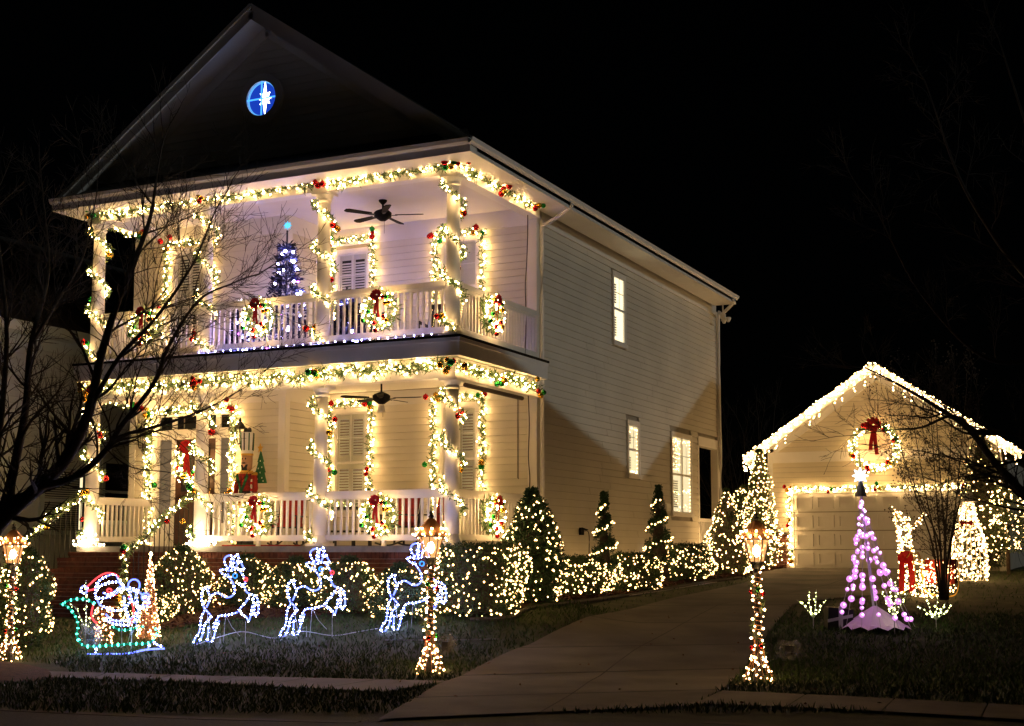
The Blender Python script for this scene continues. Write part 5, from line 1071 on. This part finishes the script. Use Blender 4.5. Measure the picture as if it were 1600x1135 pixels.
for k in range(8): a = 2*math.pi*k/8+.1; part('hat_stripe', MB().tube([p+[.157*math.cos(a), .157*math.sin(a), 1.8], p+[.174*math.cos(a), .174*math.sin(a), 2.13]], .016, 5), 'green' if k % 2 else 'iron', ht)
part('plume', MB().ball(p+[-.05, 0, 2.18], .06, 8, 6).ball(p+[.06, 0, 2.18], .06, 8, 6), 'iron', ht)
cn = part('candy_cane', MB().tube([p+[.27, -.16, .1], p+[.27, -.16, 1.25]], .022, 8), 'white', t); b = MB()
for k in range(9): b.tube([p+[.27, -.16, .15+k*.125], p+[.27, -.16, .2+k*.125]], .0235, 8)
part('candy_stripe', b, 'red', cn); part('tag', MB().poly([p+[.30, -.2, .95], p+[.40, -.2, .93], p+[.38, -.2, .75], p+[.28, -.2, .77]], (0, -.008, 0)), 'white', cn)
p2 = p+np.array([.36, .12, 1.18]); t3 = part('held_tree', MB().poly([p2+[-.2, 0, 0], p2+[.2, 0, 0], p2+[.12, 0, .2], p2+[.16, 0, .2], p2+[.07, 0, .4], p2+[.1, 0, .4], p2+[0, 0, .62], p2+[-.1, 0, .4], p2+[-.07, 0, .4], p2+[-.16, 0, .2], p2+[-.12, 0, .2]], (0, -.03, 0)), 'green', t)
st = [p2+[(.09 if i % 2 == 0 else .04)*math.cos(math.pi/2+i*math.pi/5), -.03, .66+(.09 if i % 2 == 0 else .04)*math.sin(math.pi/2+i*math.pi/5)] for i in range(10)]; part('tree_star', MB().poly(st, (0, -.03, 0)), 'gold', t3)
dt = MB(); [dt.ball(p2+[x, -.035, z], .016, 6, 4) for x, z in ((-.08, .08), (.06, .1), (0, .2), (-.06, .28), (.05, .3), (0, .42), (.1, .04))]; part('snow_dot', dt, 'white', t3)
t.scale = (.72, .72, 1)
part('base', MB().box(*(p+[-.28, -.22, -.0]), *(p+[.28, .2, .04])), 'green', t)

# ------------------------------------------------------------------ bare trees
def grow(segs, tips, p, d, L, r, depth, rnd, bend=.28, up=.12, minr=.0028, kids=(2, 3)):
    n = 4; P = [p]; 
    for i in range(n):
        d = d + np.array([rnd.gauss(0, bend*.4), rnd.gauss(0, bend*.4), rnd.gauss(0, bend*.4)+up*.3]); d = d/np.linalg.norm(d); P.append(P[-1]+d*L/n)
    R = np.linspace(r, r*.62, n+1); segs.append((P, R, depth))
    if depth == 0: tips.append(P[-1]); return
    for k in range(rnd.randint(*kids)):
        i = rnd.randint(1, n); q = P[i]; rr = R[i]*rnd.uniform(.5, .72)
        ax = np.array([rnd.gauss(0, 1), rnd.gauss(0, 1), rnd.gauss(0, 1)]); ax -= d*(ax@d); ax /= np.linalg.norm(ax)+1e-6; ang = rnd.uniform(.45, .9)
        nd = d*math.cos(ang)+ax*math.sin(ang); nd[2] += up; grow(segs, tips, q, nd/np.linalg.norm(nd), L*rnd.uniform(.55, .8), max(rr, minr), depth-1, rnd, bend, up, minr, kids)
    grow(segs, tips, P[-1], d, L*rnd.uniform(.6, .8), max(R[-1]*.9, minr), depth-1, rnd, bend, up, minr, kids)
def limb_tree(name, label, base, limbs, m, seed, side, depth=3, group=None, tw=.5, up=.10):
    rnd = random.Random(seed); t = thing(name, label, 'tree', base, group); S = []
    for (pts, r0, r1, nside) in limbs:
        P = smoothline(pts, 6); R = np.linspace(r0, r1, len(P))*(.8 if r0 > .05 else .9); part('limb', MB().tube(P, R, 8), m, t, smooth=True)
        for k in range(nside):
            i = rnd.randint(int(len(P)*.25), len(P)-2); d = P[i+1]-P[i]; d /= np.linalg.norm(d); ax = np.array([rnd.gauss(0, 1), rnd.gauss(0, 1), rnd.gauss(0, 1)]); ax -= d*(ax@d); ax /= np.linalg.norm(ax)
            a = rnd.uniform(.5, 1.0); nd = d*math.cos(a)+ax*math.sin(a); nd[2] += up*1.5; grow(S, side, P[i], nd/np.linalg.norm(nd), tw*rnd.uniform(.7, 1.3), R[i]*.42, depth, rnd, up=up)
        d = P[-1]-P[-2]; grow(S, side, P[-1], d/np.linalg.norm(d), tw*1.1, r1, depth, rnd, up=up)
    mb = MB(); 
    for P, R, dp in S: mb.tube(P, R, 5 if dp > 1 else 4, False)
    part('branches', mb, m, t, 'stuff'); return t
b0 = np.array([rc[0], rc[1], gz(rc[0], rc[1])])
def Q(px, py, d): return at(px, py, d)
limbs = [([b0, Q(-45, 900, 17.1), Q(0, 818, 17.0), Q(60, 762, 16.8), Q(105, 715, 16.6), Q(140, 640, 16.4), Q(158, 555, 16.3), Q(190, 455, 16.2), Q(232, 350, 16.0), Q(246, 268, 16)], .15, .016, 27),
 ([Q(60, 762, 16.8), Q(118, 745, 16.5), Q(165, 705, 16.3), Q(188, 668, 16.2), Q(240, 600, 16.0), Q(262, 545, 15.9), Q(310, 470, 15.8), Q(370, 440, 15.7)], .06, .012, 20),
 ([Q(165, 705, 16.3), Q(195, 680, 16.4), Q(260, 662, 16.6), Q(320, 640, 16.8), Q(372, 612, 17)], .03, .007, 11),
 ([Q(188, 668, 16.2), Q(160, 690, 15.9), Q(200, 728, 15.8), Q(262, 738, 15.7)], .014, .006, 5),
 ([Q(0, 818, 17.0), Q(20, 740, 17.3), Q(40, 640, 17.6), Q(48, 540, 17.8), Q(75, 430, 18), Q(70, 330, 18.2)], .09, .014, 20),
 ([Q(-25, 858, 17), Q(-10, 740, 17.2), Q(5, 620, 17.5), Q(10, 500, 17.6), Q(-5, 350, 17.8)], .08, .014, 17),
 ([Q(140, 640, 16.4), Q(185, 560, 16.0), Q(245, 495, 15.7), Q(300, 415, 15.5), Q(330, 345, 15.4)], .035, .009, 17),
 ([Q(48, 540, 17.8), Q(90, 470, 17.9), Q(130, 400, 18), Q(150, 310, 18.1)], .03, .008, 11)]
limb_tree('bare_tree', 'large dark leafless tree in front of the left porch', b0, limbs, 'bark', 5, [], 3)
p = G(1475, 938); side = []; limbs = []
for k, (tx, ty, d) in enumerate(((1392, 650, -.6), (1420, 620, .3), (1452, 610, .6), (1490, 600, .2), (1530, 640, -.3), (1405, 700, .5), (1462, 640, -.5), (1510, 610, .7))):
    D0 = (p-CAM)@FH; bx = 1475+(k-3.5)*2; limbs.append(([p+RV*.02*(k-3.5), Q(bx+(tx-bx)*.15, 850, D0+d*.2), Q(bx+(tx-bx)*.5, 770+(ty-640)*.3, D0+d*.6), Q(tx, ty, D0+d)], .026, .006, 6))
mt = limb_tree('crape_myrtle', 'multi stemmed bare shrub with seed clusters before the garage door', p, limbs, 'bark', 9, side, 2, tw=.38, up=.2)
sd_ = MB(); T = np.array(side); C = np.vstack([T+RNG.normal(size=T.shape)*.04 for _ in range(3)]); sd_.many(C, RNG.uniform(.010, .02, len(C)), OCT_V, OCT_F); part('seed_pods', sd_, 'bark', mt, 'stuff')
p = np.array(at(1690, 985, 19)); p[2] = gz(p[0], p[1])
limbs = [([p, Q(1665, 860, 19), Q(1625, 800, 18.9), Q(1598, 770, 18.9), Q(1556, 725, 18.7), Q(1515, 672, 18.6), Q(1470, 640, 18.5), Q(1420, 610, 18.3), Q(1368, 582, 18.2)], .12, .012, 12),
 ([Q(1665, 860, 19), Q(1660, 740, 18.6), Q(1600, 682, 18.4), Q(1530, 676, 18.2), Q(1490, 650, 18.1), Q(1440, 668, 18), Q(1395, 672, 18)], .07, .008, 8),
 ([Q(1625, 800, 18.9), Q(1580, 795, 18.6), Q(1520, 780, 18.4)], .025, .008, 4), ([Q(1660, 740, 18.6), Q(1600, 720, 18.2), Q(1540, 730, 18), Q(1470, 712, 18)], .03, .007, 7),
 ([Q(1660, 740, 18.6), Q(1640, 500, 18.8), Q(1560, 380, 18.8), Q(1500, 280, 18.6), Q(1450, 140, 18.4)], .07, .01, 10), ([Q(1640, 560, 18.8), Q(1540, 560, 18.5), Q(1440, 460, 18.4), Q(1370, 330, 18.3)], .04, .008, 8),
 ([Q(1660, 740, 18.6), Q(1680, 450, 19), Q(1620, 250, 19), Q(1560, 60, 19)], .07, .01, 8)]
limb_tree('bare_tree', 'dark leafless tree reaching in from the right edge', p, limbs, 'bark3', 21, [], 3, up=.06)
for i, (px, d, h, lab) in enumerate(((1140, 44, 4.6, 'dim bare shrub in the dark between house and garage'), (1165, 47, 5.4, 'taller dim bare tree in the dark left of the garage'))):
    q = at(px, 880, d); q[2] = gz(q[0], q[1]); limb_tree('bare_tree', lab, q, [([q+RV*.1*k, q+RV*(.1*k+.2*(k-2))+UZ*h*.35, q+RV*.55*(k-2)+UZ*h*(.7+.06*k)], .04, .01, 8) for k in range(5)], 'bark2', 40+i, [], 2, tw=.6, up=.2)
sky_o = None
